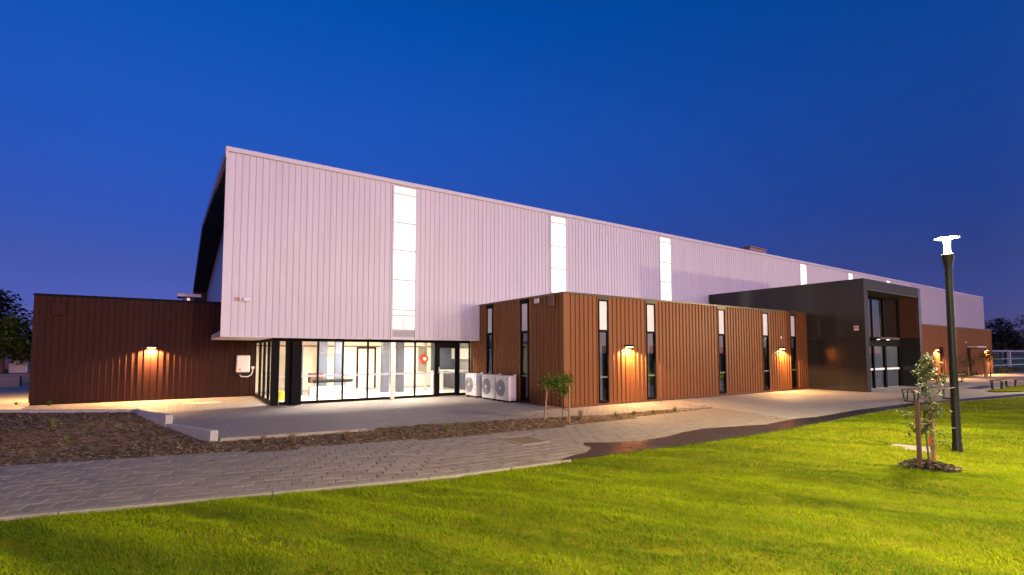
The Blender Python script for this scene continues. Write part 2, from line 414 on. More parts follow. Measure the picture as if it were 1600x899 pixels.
# ---- planting bed
bedpoly = bedfront + list(reversed(bedback))
bedpoly[0] = (-12, 13.74)
def bedz(x, y):
    f = np.clip((y - along(bedfront, x)) / .5, 0, 1); b = np.clip((along(bedback, x) - y) / .35, 0, 1)
    z = -.03 + .06 * (fbm(x * 1.6, y * 1.6) - .4) * np.minimum(f, b) + .03 * (fbm(x * 6, y * 6) - .45)
    hill = np.interp(y + .45 * np.clip(-x - .3, 0, 9), [11.6, 12.3, 13.70, 13.85, 15.1, 15.8, 30], [0, .01, .16, .17, .335, .355, .36]) * np.clip((1.1 - x) / .4, 0, 1)
    hill = hill * np.clip((y - along(bedfront, x)) / 2.0, 0, 1)
    return z + hill - .02 + .062 * np.clip((x - 3.7) / .3, 0, 1) * np.clip(1 - (along(bedback, x) - y) / .7, 0, 1) * np.clip((y - along(bedfront, x)) / .35, 0, 1)
bed = struct(sheet('planting_bed', bedpoly, M['soil'], bedz, .16))
# mulch straw and chips
def chips(name, poly, n, zf, pal, ln, parent):
    xs = np.array([p[0] for p in poly]); ys = np.array([p[1] for p in poly])
    x = rng.uniform(max(xs.min(), -9), xs.max(), n * 6); y = rng.uniform(ys.min(), ys.max(), n * 6); k = inpoly(x, y, poly); x, y = x[k][:n], y[k][:n]; n = len(x)
    l = rng.uniform(.4, 1, n) * ln; a = rng.uniform(0, 6.28, n); wd = rng.uniform(.006, .02, n); z = zf(x, y) + rng.uniform(.004, .02, n); tl = rng.uniform(-.3, .3, n) * l
    dx, dy = np.cos(a) * l / 2, np.sin(a) * l / 2; px, py = -np.sin(a) * wd, np.cos(a) * wd
    V = np.stack([np.stack([x-dx-px, y-dy-py, z-tl/2], 1), np.stack([x+dx-px, y+dy-py, z+tl/2], 1), np.stack([x+dx+px, y+dy+py, z+tl/2+.004], 1), np.stack([x-dx+px, y-dy+py, z-tl/2+.004], 1)], 1).reshape(-1, 3)
    cc = np.array(pal)[rng.integers(0, len(pal), n)] * rng.uniform(.6, 1.25, (n, 1))
    me = npmesh(name, V, np.arange(4 * n), np.full(n, 4), M['chip'], np.repeat(cc, 4, 0))
    return struct(put(name, me, parent), 'stuff')
chips('mulch_straw', bedpoly, 30000, bedz, [(.30, .18, .08), (.21, .12, .055), (.13, .072, .035), (.42, .29, .14), (.18, .10, .05), (.12, .07, .04), (.36, .23, .11)], .09, bed)

# ---- wet strip on the paving along the lawn, its far end painting a shadow stripe
wetshadepoly = [(5.22, 6.50), (5.79, 6.74), (6.17, 6.80), (6.54, 7.09), (6.66, 7.45), (6.80, 7.55), (7.07, 7.37), (7.82, 7.10), (8.62, 7.08), (9.5, 7.28), (10.38, 7.37), (11.0, 7.2), (11.52, 7.10), (12.25, 6.90), (12.9, 7.0), (13.88, 7.07), (14.8, 6.92), (15.79, 6.96), (17.5, 7.05), (19.41, 6.99), (21.73, 6.90), (24, 6.6), (27, 6.25), (31, 5.7), (40, 4.6), (40, 4.25), (29, 5.47), (25.1, 6.0), (22.4, 6.47), (19.3, 6.52), (17, 6.47), (14.3, 6.34), (11, 6.2), (8.0, 6.28), (6.42, 6.46)]
struct(sheet('wet_shade_paving', wetshadepoly, M['wetshade'], lambda x, y: .006 + 0 * x, .5))
chipw = None

# ---- lawn
lawnpoly = [(x, y - .095) for x, y in edge if x < 4] + [(5.22, 6.42), (5.6, 6.45), (6.42, 6.44)] + [(x, y - .0) for x, y in edge if x > 6.5] + [(62, -30), (-16, -30)]
def lawnz(x, y):
    x = np.asarray(x, float); y = np.asarray(y, float)
    d = np.clip((along([(p[0], p[1]) for p in edge], x) - y) / .8, 0, 1)
    # rolled-turf ridges run along (.5,-.87)
    u = x * .5 - y * .87; v = x * .87 + y * .5
    z = .17 * (fbm(u * .5, v * 1.5, 3) - .44) + .13 * (fbm(u * 1.3 + 40, v * 3.4, 3) - .44) + .05 * (fbm(x * .22 + 9, y * .22, 2) - .37)
    return -.004 + d * (z + .03)
lawn = struct(sheet('lawn', lawnpoly, M['turf'], lawnz, .16, region=(-2.5, 20, -1, 8.6)))
def grass(name, n, wmin, wmax, h0, wd0, seed):
    r = np.random.default_rng(seed)
    wv = np.sqrt(r.uniform(wmin**2, wmax**2, n)); rv = r.uniform(-1.1, 1.1, n) * wv
    x = np.cos(a_) * rv + np.sin(a_) * wv; y = -np.sin(a_) * rv + np.cos(a_) * wv
    k = inpoly(x, y, lawnpoly); x, y, wv = x[k], y[k], wv[k]
    # mulch ring, slab and post stay bare
    k = (np.hypot(x - 9.72, y - 2.92) > .40) & ~inpoly(x, y, [(10.98, 3.92), (11.5, 4.02), (11.72, 3.42), (10.98, 3.26)]) & (np.hypot(x - 11.736, y - 3.107) > .09)
    u = x * .5 - y * .87; v = x * .87 + y * .5
    bare = fbm(u * .8 + 3, v * 3.4 + 8, 3); k &= ~((bare > .69) & (r.random(len(x)) < .85)); k &= r.random(len(x)) < .55 + .9 * fbm(x * 5, y * 5, 2)
    x, y, wv, u, v = x[k], y[k], wv[k], u[k], v[k]; n = len(x)
    z = lawnz(x, y) - .004; cl = fbm(u * 2.2 + 70, v * 5.5, 3)
    h = h0 * (.55 + .9 * r.random(n)) * (.55 + .95 * cl); wd = wd0 * (.7 + .6 * r.random(n)); a = r.uniform(0, 6.28, n)
    lean = h * r.uniform(.3, 1.3, n); b = r.uniform(0, 6.28, n); lx, ly = np.cos(b) * lean, np.sin(b) * lean
    px, py = np.cos(a) * wd, np.sin(a) * wd
    P = lambda q, t, zt: np.stack([x + px*q + lx*t, y + py*q + ly*t, z + h*zt], 1)
    V = np.stack([P(-1, 0, 0), P(1, 0, 0), P(.75, .32, .6), P(-.75, .32, .6), P(0, 1, .95)], 1).reshape(-1, 3)
    i = np.arange(n)[:, None] * 5
    F = np.concatenate([i + [0, 1, 2, 3], i + [3, 2, 4]], 1).ravel(); sz = np.tile([4, 3], n)
    pt = fbm(x * .55 + 20, y * .55, 3)[:, None]; t = r.random((n, 1))
    base = np.array([.37, .43, .004]) * (1 - t) + np.array([.24, .36, .004]) * t
    sk = np.clip((fbm(u * .5 + 11, v * 2.2 + 31, 3)[:, None] - .27) * 2.7, 0, 1); streakshade = np.array([.075, .14, .005]) * (.7 + .6 * t); base = base * (.8 + .5 * pt); base = streakshade + (base - streakshade) * (.15 + .85 * sk); dry = r.random(n) < .05; base[dry] = np.array([.24, .18, .05])  # dark green streaks paint the ridge shadows into the blade colour
    return struct(put(name, npmesh(name, V, F, sz, M['grass'], np.repeat(base, 5, 0)), lawn), 'stuff')
grass('near_grass', 330000, 3.2, 7.5, .030, .0024, 1)
grass('mid_grass', 260000, 7.5, 15, .038, .0040, 2)
grass('far_grass', 90000, 15, 34, .045, .008, 3)
# strip of grass beyond the curved path by the far bench
sl = [(30.6, 6.6), (31.0, 7.05), (34, 7.15), (38, 7.2), (46, 6.6), (46, 5.4), (36, 5.75), (31.9, 6.05)]
struct(sheet('lawn', sl, M['turf'], lambda x, y: .03 + .02 * fbm(x * 2, y * 2), .4))

# ---- slab, cover and tree ring
o = tag(MB().prism([(10.98, 3.90), (11.50, 4.0), (11.70, 3.42), (11.0, 3.27)], -.02, .045).build('pit_lid', M['lidgrey'], bevel=.006), 'pale grey concrete pit lid set flush in the grass beside the lamp post', 'pit lid')
pc = thing('access_cover', 'square access cover with pale metal rim infilled with brown paving', 'access cover', (5.95, 8.47, 0))
q = [(5.63, 9.0), (5.62, 8.02), (6.28, 8.0), (6.33, 8.88)]
cx = sum(p[0] for p in q) / 4; cy = sum(p[1] for p in q) / 4
inner = [(cx + (x - cx) * .86, cy + (y - cy) * .86) for x, y in q]
fr = MB(); fr.v = [(x, y, .008) for x, y in q] + [(x, y, .008) for x, y in inner] + [(x, y, -.03) for x, y in q] + [(x, y, -.03) for x, y in inner]
for i in range(4):
    j = (i + 1) % 4; fr.f += [(i, j, 4+j, 4+i), (8+i, 8+j, j, i), (4+i, 4+j, 12+j, 12+i)]
fr.build('rim', M['kerb'], pc); MB().prism([(cx + (x - cx) * .85, cy + (y - cy) * .85) for x, y in q], -.03, .003).build('infill', M['soil'], pc)
# ================================================================== BUILDINGS
_cache = {}
def pan(p, h, m, d=.032):
    key = (round(p, 4), round(h, 3), m.name, d)
    if key not in _cache:
        prof = [(0, 0), (p - .042, 0), (p - .034, -d), (p - .008, -d), (p, 0)] if 'brown' in m.name else [(0, 0), (p * .60, 0), (p * .70, -d), (p * .92, -d), (p, 0)]
        b = MB(); b.v = [(x, y, 0) for x, y in prof] + [(x, y, h) for x, y in prof]
        b.f = [(i, i+1, i+6, i+5) for i in range(4)]
        _cache[key] = b.mesh('cladding_panel', m)
    return _cache[key]
def clad(parent, a, b, fixed, z0, z1, m, pitch=.2, face='y', d=.032):
    if 'white' in m.name: d = .022; z1 += .07 if abs(z1 - HT + .20) < .01 else 0
    n = max(1, round((b - a) / pitch)); p = (b - a) / n; me = pan(p, z1 - z0, m, d)
    for i in range(n):
        if face == 'y': put('cladding_panel', me, parent, (a + i * p, fixed, z0))
        else: put('cladding_panel', me, parent, (fixed, b - i * p, z0), R(-90))
def cladstuff(parent, a, b, fixed, z0, z1, m, pitch=.2):
    n = max(1, round((b - a) / pitch)); p = (b - a) / n; q = MB()
    for i in range(n):
        k = len(q.v); prof = [(0, 0), (p - .042, 0), (p - .034, -.032), (p - .008, -.032), (p, 0)]
        q.v += [(a + i*p + x, fixed + y, z0) for x, y in prof] + [(a + i*p + x, fixed + y, z1) for x, y in prof]; q.f += [(k+j, k+j+1, k+j+6, k+j+5) for j in range(4)]
    return struct(q.build('cladding_sheet', m, parent), 'stuff')

# ---------------------------------------------------------------- sports hall
hall = thing('sports_hall', 'long tall white ribbed metal sports hall with glowing vertical panel strips', 'sports hall')
strips = [(6.61, 7.49), (14.14, 15.02), (21.67, 22.58), (36.67, 37.58), (44.18, 45.02), (51.5, 52.35)]
segs = []; x = X0 + .14
for a, b in strips: segs.append((x, a - .07)); x = b + .07
segs.append((x, 57.0))
for i, (a, b) in enumerate(segs):
    if b <= XB: clad(hall, a, b, YW, HB + .045, HT - .20, M['white'])
    elif a < XB:
        clad(hall, a, XB - .0, YW, HB + .045, HT - .20, M['white']); clad(hall, XB, b, YW, 3.4, HT - .20, M['white'])
    else: clad(hall, a, b, YW, 3.4, HT - .20, M['white'])
cladstuff(hall, 57.0, X9 - .14, YW, 3.3, HT - .20, M['white'])
MB().box(X0 + .02, X9, YW + .03, YW + .28, HB, HT - .03).build('wall_core', M['whitetrim'], hall)
t = MB().box(X0, X9 + .02, YW - .07, YW + .02, HT - .13, HT + .02); t.build('eave_fascia', M['whitetrim'], hall, bevel=.01)
MB().box(X0, XB, YW - .045, YW + .02, HB, HB + .045).build('drip_flashing', M['whitetrim'], hall)
MB().box(X0, X0 + .14, YW - .045, YW + .022, HB + .046, HT - .201).build('corner_flashing', M['whitetrim'], hall)
MB().box(X9 - .14, X9, YW - .045, YW + .022, 3.0, HT - .201).build('corner_flashing', M['whitetrim'], hall)
MB().box(X0 + .01, 2.6, YW + .285, YL + .1, HB + .01, HB + .2).box(2.601, XB - .02, YW + .285, YG + .04, HB + .01, HB + .2).build('lower_soffit', M['whitetrim'], hall)
RY, RZ, FY = 39.0, 10.42, 60.0
r = MB()
prof = [(YW - .05, HT), (RY, RZ), (FY, HT), (FY, HT - .30), (RY, RZ - .30), (YW + .3, HT - .27)]
b = len(r.v)
r.v = [(X0 + .06, y, z) for y, z in prof] + [(X9, y, z) for y, z in prof]
r.f = [(0, 5, 4, 1), (1, 4, 3, 2), (6, 7, 10, 11), (7, 8, 9, 10)] + [(i, (i+1) % 6, 6 + (i+1) % 6, 6+i) for i in range(6)]
r.build('roof', M['roof'], hall)
# gable fascia board that follows the roof, and dark soffit under the overhang
fb = MB(); pr = [(YW - .05, HT + .02), (RY, RZ + .02), (FY + .05, HT + .02)]; lo = [(FY + .05, HT - .32), (RY, RZ - .32), (YW - .05, HT - .32)]
pp = pr + lo; fb.v = [(X0 - .02, y, z) for y, z in pp] + [(X0 + .055, y, z) for y, z in pp]
fb.f = [(0, 1, 4, 5), (1, 2, 3, 4), (6, 11, 10, 7), (7, 10, 9, 8)] + [(i, 6+i, 6 + (i+1) % 6, (i+1) % 6) for i in range(6)]
fb.build('gable_fascia', M['whitetrim'], hall)
XE = 2.25
so = MB(); so.v = [(X0 + .056, YW + .29, HT - .36), (XE, YW + .29, HT - .36), (XE, RY, RZ - .36), (X0 + .056, RY, RZ - .36), (XE, FY - .4, HT - .36), (X0 + .056, FY - .4, HT - .36)]
so.f = [(0, 3, 2, 1), (3, 5, 4, 2)]; so.build('gable_soffit', M['dark'], hall)
MB().box(X0 + .03, XE, YW + .285, YW + .33, HB + .21, HT - .3).build('fin_lining', M['dark'], hall)
MB().box(X0, XE + .02, FY - .42, FY + .04, 0, HT - .33).build('end_fin', M['dark'], hall)
e = MB(); yy = [(YW + .34, HT - .37), (RY, RZ - .37), (FY - .43, HT - .37), (FY - .43, 0.), (YW + 5.6, 0.), (YW + 5.6, HB + .21), (YW + .34, HB + .21)]
e.v = [(XE, y, z) for y, z in yy] + [(XE + .2, y, z) for y, z in yy]
e.f = [tuple(range(7)), tuple(reversed(range(7, 14)))] + [(i, 7+i, 7 + (i+1) % 7, (i+1) % 7) for i in range(7)]
e.build('end_wall', M['whitetrim'], hall)
MB().box(X9 - .2, X9 - .01, YW + .3, FY, 0, HT - .3).build('end_wall', M['whitetrim'], hall)
# glowing strips: sheets of translucent panel between rails
zr = [HB + .045, 2.62, 3.16, 3.37, 4.51, 5.64, 6.70, 7.80, HT - .16]
_pc = {}
for si, (a, b) in enumerate(strips):
    lo_i = 0 if si == 0 else 3
    st = MB().box(a - .07, a, YW - .04, YW + .024, zr[lo_i], HT - .201).box(b, b + .07, YW - .04, YW + .024, zr[lo_i], HT - .201).build('light_strip', M['whitetrim'], hall)
    st['label'] = 'vertical strip of glowing translucent panels'
    for k in range(lo_i, 8):
        z0, z1 = zr[k], zr[k+1] - (.0 if k < 7 else .05)
        mm = M['skylight']
        if k == 7: mm = M['skytop']
        if k == 0: mm = M['grey']
        if k == 1: mm = M['skytop']
        MB().box(a, b, YW + .004, YW + .022, z0 + .051, z1 - .004).build('pane', mm, st)
        MB().box(a, b, YW - .008, YW + .02, z0, z0 + .05).build('rail', M['cream'], st)
        if k in (1,): MB().box(a + .42, a + .46, YW - .006, YW + .003, z0 + .035, z1 - .012).build('mullion', M['cream'], st)

# vent cowl and evaporative cooler on the roofs
v = thing('roof_vent', 'flat white cowl vent on the roof of the shaded brown storage wing', 'roof vent', (.3, 26.2, 3.8))
MB().box(-.12, .78, 25.6, 26.5, 4.18, 4.34).build('cowl', M['whitetrim'], v, bevel=.04); MB().cyl((.3, 26.1, 3.7), (.3, 26.1, 4.19), .22).build('neck', M['steel'], v)
v = thing('roof_cooler', 'small brownish box cooling unit rising above the hall eave line', 'cooling unit', (37.9, 22.6, 8.7))
MB().box(36.7, 39.0, 21.6, 23.4, 8.7, 9.98).build('casing', M['cooler'], v, bevel=.05)
for k in range(3): MB().box(36.9 + k*.72, 37.45 + k*.72, 21.56, 21.59, 8.9, 9.72).build('louvre', M['browntrim'], v)
MB().box(36.65, 39.05, 21.55, 23.45, 9.985, 10.06).build('lid', M['cooler'], v, bevel=.03)
# alarm strobe and camera on the hall corner
v = thing('alarm_strobe', 'small red alarm strobe on the white hall wall', 'alarm', (1.53, YW, 3.5))
MB().box(1.45, 1.60, YW - .12, YW - .03, 3.43, 3.55).build('housing', M['cream'], v, bevel=.01); MB().cyl((1.525, YW - .12, 3.49), (1.525, YW - .19, 3.49), .05, .035).build('red_dome', M['red'], v)
v = thing('floodlight', 'small white box floodlight beside the red alarm on the hall wall', 'floodlight', (1.76, YW, 3.5))
MB().box(1.66, 1.86, YW - .16, YW - .05, 3.42, 3.54).build('housing', M['acwhite'], v, bevel=.015); MB().box(1.73, 1.79, YW - .06, YW, 3.44, 3.50).build('bracket', M['steel'], v)

# ---------------------------------------------------------------- window of the annex walls: thing > window > frame, pane, panel
def slot(parent, a, b, fixed, face, strip=False, white=False):
    """narrow full-height window; a..b runs along the wall, fixed is the wall plane"""
    def bx(a0, a1, d0, d1, z0, z1):
        return MB().box(a0, a1, fixed + d0, fixed + d1, z0, z1) if face == 'y' else MB().box(fixed + d0, fixed + d1, a0, a1, z0, z1)
    f = bx(a, a + .035, -.02, .06, .10, 3.6); 
    def add(*q): 
        m = bx(*q); k = len(f.v); f.v.extend(m.v); f.f.extend([tuple(k+i for i in ff) for ff in m.f])
    add(b - .035, b, -.02, .06, .10, 3.6); add(a + .0351, b - .0351, -.018, .058, 2.50, 2.57); add(a + .0351, b - .0351, -.018, .058, .10, .16); add(a + .0351, b - .0351, -.018, .058, 3.55, 3.60)
    wn = f.build('window', M['black'], parent)
    bx(a + .036, b - .036, .012, .03, 2.571, 3.549).build('white_panel', M['cream'], wn)
    bx(a + .036, b - .036, .02, .03, .161, 2.499).build('pane', M['glassd'], wn)
    bx(a - .04, b + .04, -.03, .05, 3.601, 3.71).build('head_spandrel', M['olive'] if face == 'y' else M['black'], wn)
    bx(a + .038, b - .038, .07, .09, 2.02, 2.48).build('blind', M['blind'], wn)
    if strip: bx(a + .045, a + .12, .08, .10, .17, 2.1).build('curtain', M['cream'], wn)
    else: bx(a + .15, a + .25, .10, .12, .17, 2.1).build('curtain', M['blind'], wn)
    bx(a + .038, b - .038, .012, .018, .93, .98).build('safety_band', M['bandd'], wn)
    bx(a + .02, b - .02, .2, .22, .1, 2.6).build('dim_room', M['indark'], wn)
    return wn

# ---------------------------------------------------------------- brown annex
an = thing('brown_annex', 'single storey ribbed bronze-brown annex with narrow full-height windows', 'annex', (XB, YC, 0))
fw = [(11.88, 12.32), (14.27, 14.74), (18.65, 19.12), (21.98, 22.47), (24.40, 24.87)]
x = XB + .13
for i, (a, b) in enumerate(fw):
    clad(an, x, a - .05, YC, .07, HBOX - .06, M['brown']); x = b + .05
clad(an, x, XP, YC, .07, HBOX - .06, M['brown'])
for i, (a, b) in enumerate(fw): slot(an, a, b, YC, 'y', strip=i > 2)
sw = [(14.44, 14.90), (16.86, 17.30)]
clad(an, YC + .13, sw[0][0] - .05, XB, .07, HBOX - .06, M['brown'], face='x')
clad(an, sw[0][1] + .05, sw[1][0] - .05, XB, .07, HBOX - .06, M['brown'], face='x')
clad(an, sw[1][1] + .05, YW - .05, XB, .07, HBOX - .06, M['brown'], face='x')
clad(an, YW - .05, YG, XB, .07, HB - .02, M['brown'], face='x')
for a, b in sw: slot(an, a, b, XB, 'x')
MB().box(XB - .035, XB + .13, YC - .035, YC + .13, .071, HBOX - .061).build('corner_flashing', M['brown'], an)
MB().box(XB - .05, XP, YC - .05, YC + .06, HBOX - .06, HBOX).build('parapet_cap', M['browncap'], an)
MB().box(XB - .049, XB + .06, YC + .061, YW - .06, HBOX - .06, HBOX - .002).build('parapet_cap', M['browncap'], an)
MB().box(XB - .012, XP, YC - .012, YC + .02, .0, .07).build('base_flashing', M['browntrim'], an)
MB().box(XB - .011, XB + .02, YC + .021, YG, .0, .07).build('base_flashing', M['browntrim'], an)
MB().box(XB + .24, XP + .5, YC + .24, YW - .03, .0, HBOX - .12).build('wall_core', M['indark'], an)
for a, b in [(XB + .02, fw[0][0]), (fw[0][1], fw[1][0]), (fw[1][1], fw[2][0]), (fw[2][1], fw[3][0]), (fw[3][1], fw[4][0]), (fw[4][1], XP)]:
    MB().box(a, b, YC + .022, YC + .235, .0, HBOX - .065).build('wall_pier', M['browntrim'], an)
for a, b in [(YC + .24, sw[0][0]), (sw[0][1], sw[1][0]), (sw[1][1], YG)]:
    MB().box(XB + .022, XB + .235, a, b, .0, (HBOX - .07) if b < 18 else HB).build('wall_pier', M['browntrim'], an)
MB().box(XB + .06, XP, YC + .061, YW - .06, HBOX - .115, HBOX - .07).build('roof', M['roof'], an)
# rain-water head and junction box on the shaded side
v = tag(MB().box(XB - .12, XB - .036, 12.85, 13.15, 3.32, 3.7).build('rainwater_head', M['browntrim'], bevel=.015), 'brown overflow box high on the shaded annex side wall', 'overflow box')
v = tag(MB().box(XB - .09, XB - .036, 13.72, 13.98, 3.5, 3.66).build('sensor_box', M['acwhite'], bevel=.012), 'white sensor box under the parapet on the shaded annex side wall', 'sensor')

v = tag(MB().box(23.38, 23.48, YC - .09, YC - .033, 2.44, 2.54).build('motion_sensor', M['cream'], bevel=.01), 'tiny white motion sensor above the wall light near the portal', 'sensor')
# ---------------------------------------------------------------- storage wing on the left
sw_ = thing('storage_wing', 'low shaded brown ribbed wing beside the glazed lobby under the hall', 'building wing', (XL, YL, 0))
clad(sw_, XL + .12, XGL, YL, .09, HL - .07, M['brownshade'], pitch=.185)
clad(sw_, YL + .12, 34, XL, .09, HL - .07, M['brownshade'], pitch=.2, face='x')
MB().box(XL - .035, XL + .12, YL - .035, YL + .12, .091, HL - .071).build('corner_flashing', M['brownshade'], sw_)
MB().box(XL - .05, XGL, YL - .05, YL + .06, HL - .07, HL).build('parapet_cap', M['black'], sw_)
MB().box(XL - .049, XL + .06, YL + .061, 34, HL - .07, HL - .002).build('parapet_cap', M['black'], sw_)
MB().box(XL - .012, XGL, YL - .012, YL + .02, 0, .09).build('base_flashing', M['brownshadetrim'], sw_)
MB().box(XL + .03, 2.2, YL + .03, 34, 0, HL - .08).build('wall_core', M['brownshadetrim'], sw_)
v = tag(MB().box(XL + .42, XL + .80, YL - .10, YL - .036, 3.08, 3.55).build('rainwater_head', M['brownshadetrim'], bevel=.015), 'brown overflow box high on the storage wing wall', 'overflow box')
iv = thing('solar_inverter', 'white rounded inverter box with conduit on the brown storage wing wall', 'inverter', (2.2, YL, .9))
MB().box(1.97, 2.46, YL - .26, YL - .05, .98, 1.68).build('casing', M['acwhite'], iv, bevel=.05)
MB().box(2.0, 2.43, YL - .24, YL - .06, .90, .979).build('base_tray', M['post'], iv)
MB().box(2.04, 2.14, YL - .264, YL - .261, 1.06, 1.14).build('warning_label', M['redlabel'], iv)
MB().tube([(2.1, YL - .12, .91), (2.15, YL - .12, .82), (2.4, YL - .12, .80), (2.53, YL - .10, .88), (2.58, YL - .09, 1.05), (2.58, YL - .07, 1.15)], .022).build('conduit', M['acwhite'], iv)
MB().box(2.52, 2.64, YL - .11, YL - .036, 1.12, 1.22).build('isolator', M['acwhite'], iv, bevel=.01)

# ---------------------------------------------------------------- glazed lobby
lb = thing('glazed_lobby', 'black framed glass lobby with bright lit interior under the hall', 'lobby', (3.0, YG, 0))
xs = [3.56, 4.15, 5.02, 5.94, 6.86, 7.83, 8.72]
HG = 2.255
MB().box(2.64, XB - .03, YG - .05, YG + .05, HG - .075, HG + .03).build('head_frame', M['black'], lb)
MB().box(2.9, 8.70, YG - .045, YG + .045, .0, .10).build('sill_frame', M['black'], lb)
MB().box(9.76, XB - .03, YG - .045, YG + .045, .0, .10).build('sill_frame', M['black'], lb)
for x in xs[1:4] + [xs[5]]: MB().box(x - .028, x + .028, YG - .048, YG + .048, .10, HG - .076).build('mullion', M['black'], lb)
MB().box(6.80, 6.95, YG - .14, YG + .049, .0, HG - .076).build('column', M['steel'], lb, bevel=.01)['label'] = 'square steel column catching light'
for a, b, y0, y1 in [(3.24, 3.56, YG - .30, YG - .02), (3.08, 3.235, YG - .12, YG + .04), (2.64, 2.88, YG - .08, YG + .12)]:
    MB().box(a, b, y0, y1, .0, HG - .076).build('column', M['black'], lb, bevel=.008)
MB().box(8.66, 8.80, YG - .06, YG + .06, .0, HG - .076).build('door_jamb', M['black'], lb); MB().box(9.70, 9.80, YG - .06, YG + .06, .0, HG - .076).build('door_jamb', M['black'], lb)
MB().box(10.27, XB - .036, YG - .05, YG + .05, .10, HG - .076).build('mullion', M['black'], lb)
def pane(a, b):
    p = MB().box(a, b, YG - .006, YG + .006, .10, HG - .076).build('pane', M['glass'], lb)
    MB().box(a, b, YG - .011, YG - .008, .93, 1.0).build('safety_band', M['band'], p)
for i in range(6):
    a = xs[i] + .028 if i else 3.56; b = xs[i+1] - (.028 if i < 5 else .06)
    if i == 3: b = 6.80
    if i == 4: a = 6.95
    pane(a + .001, b - .001)
pane(2.881, 3.079); pane(9.801, 10.269)
d = MB().box(8.801, 8.90, YG - .03, YG + .03, .02, 2.08).box(9.60, 9.699, YG - .03, YG + .03, .02, 2.08).box(8.9, 9.6, YG - .03, YG + .03, 1.98, 2.08).box(8.9, 9.6, YG - .03, YG + .03, .02, .14).build('door', M['black'], lb)
MB().box(8.901, 9.599, YG - .006, YG + .006, .141, 1.979).build('pane', M['glass'], d); MB().box(8.901, 9.599, YG - .012, YG - .008, .93, 1.0).build('safety_band', M['band'], d)
MB().box(8.83, 8.88, YG - .10, YG - .03, .95, 1.2).build('handle', M['steel'], d, bevel=.01)
MB().box(8.80, 9.70, YG - .05, YG + .05, 2.081, HG - .0761).build('transom', M['black'], lb)
# side glazing facing the storage wing
MB().box(2.66, 2.76, YG + .12, YL - .04, HG - .075, HG + .03).build('head_frame', M['black'], lb); MB().box(2.66, 2.76, YG + .12, YL - .04, 0, .10).build('sill_frame', M['black'], lb)
ys = [YG + .12, 19.75, 20.85, 22.0, YL - .04]
for y in ys[1:-1]: MB().box(2.665, 2.755, y - .03, y + .03, .10, HG - .076).build('mullion', M['black'], lb)
for i in range(4): MB().box(2.70, 2.712, ys[i] + .03, ys[i+1] - .031, .10, HG - .076).build('pane', M['glass'], lb)
# interior shell
MB().box(2.77, 12.6, YG + .05, 24.4, -.05, .012).build('floor', M['infloor'], lb)
MB().box(2.5, 11.0, 24.1, 24.3, .012, 2.62).build('back_wall', M['inwall'], lb); MB().box(2.5, 11.0, 24.07, 24.1, .012, .10).build('skirting', M['grey'], lb)
MB().box(2.77, 12.4, 24.06, 24.099, 2.06, 2.11).build('picture_rail', M['browntrim'], lb)
MB().box(12.4, 12.6, YG + .05, 24.4, .012, 2.62).build('side_wall', M['grey'], lb); MB().box(11.0, 12.4, 24.1, 24.3, .012, 2.62).build('kitchen_wall', M['shed'], lb)
MB().box(2.2, 12.7, YG + .06, 24.5, 2.62, 2.7).build('ceiling', M['inwall'], lb)
MB().box(2.5, 2.66, 23.24, 24.3, .012, 2.62).build('return_wall', M['inwall'], lb)
MB().box(XB + .24, 12.6, YG - .14, YG + .05, .012, 2.62).build('kitchen_front_wall', M['inwall'], lb)
dr = MB().box(7.12, 7.2, 24.03, 24.09, .1, 2.05).box(7.98, 8.06, 24.03, 24.09, .1, 2.05).box(7.2, 7.98, 24.03, 24.09, 1.97, 2.05).build('inner_door', M['black'], lb)
MB().box(7.2, 7.98, 24.05, 24.085, .1, 1.97).build('leaf', M['inwall'], dr); MB().box(7.24, 7.29, 24.02, 24.05, .9, 1.05).build('handle', M['steel'], dr)
for x in (7.55, 8.25): MB().box(x, x + .30, 21.6, 21.9, .012, 2.62).build('inner_column', M['inblue'], lb)
MB().box(5.05, 5.4, 22.5, 22.7, .012, 2.62).build('inner_column', M['shed'], lb); MB().box(5.75, 6.1, 22.6, 22.75, .012, 2.62).build('inner_column', M['shed'], lb)
MB().box(3.7, 4.35, 22.2, 22.26, .012, 2.0).build('inner_screen', M['shed'], lb)
for i, (x, y) in enumerate([(4.6, 19.2), (6.6, 21.8), (7.4, 19.2), (9.6, 22.6)]):
    f = MB().box(x - .6, x + .6, y - .15, y + .15, 2.57, 2.615).build('ceiling_light', M['lensi'], lb)
    q = lamp('ceiling_lamp', 'AREA', (x - lb.location.x, y - lb.location.y, 2.56), (420, 150, 650, 100)[i], (1, .87, .70), lb, shape='RECTANGLE', size=1.2, size_y=.3)
# things standing in the lobby
v = thing('whiteboard', 'white board with thin dark frame on the lobby back wall', 'whiteboard', (6.3, 24.05, 1))
MB().box(5.55, 6.35, 24.04, 24.065, .75, 1.65).build('frame', M['browntrim'], v); MB().box(5.57, 6.33, 24.03, 24.039, .77, 1.63).build('board', M['inwall'], v)
v = thing('exercise_bench', 'dark padded bench with cream base seen inside the lobby', 'bench', (5.2, 22, 0))
MB().box(4.45, 5.0, 21.4, 21.75, .55, .95).build('backrest', M['darkwood'], v, bevel=.04); MB().box(4.6, 6.2, 21.35, 21.85, .55, .68).build('seat', M['post'], v, bevel=.04)
MB().box(4.5, 6.1, 21.45, 21.8, .03, .40).build('base', M['cream'], v); MB().box(4.7, 4.8, 21.5, 21.7, .4, .55).build('leg', M['steel'], v); MB().box(5.9, 6.0, 21.5, 21.7, .4, .55).build('leg', M['steel'], v)
v = thing('mop_bucket', 'yellow mop bucket between the black lobby columns', 'bucket', (3.15, 19.6, 0))
ye = mat('yellow_plastic', (.60, .50, .03), .4)
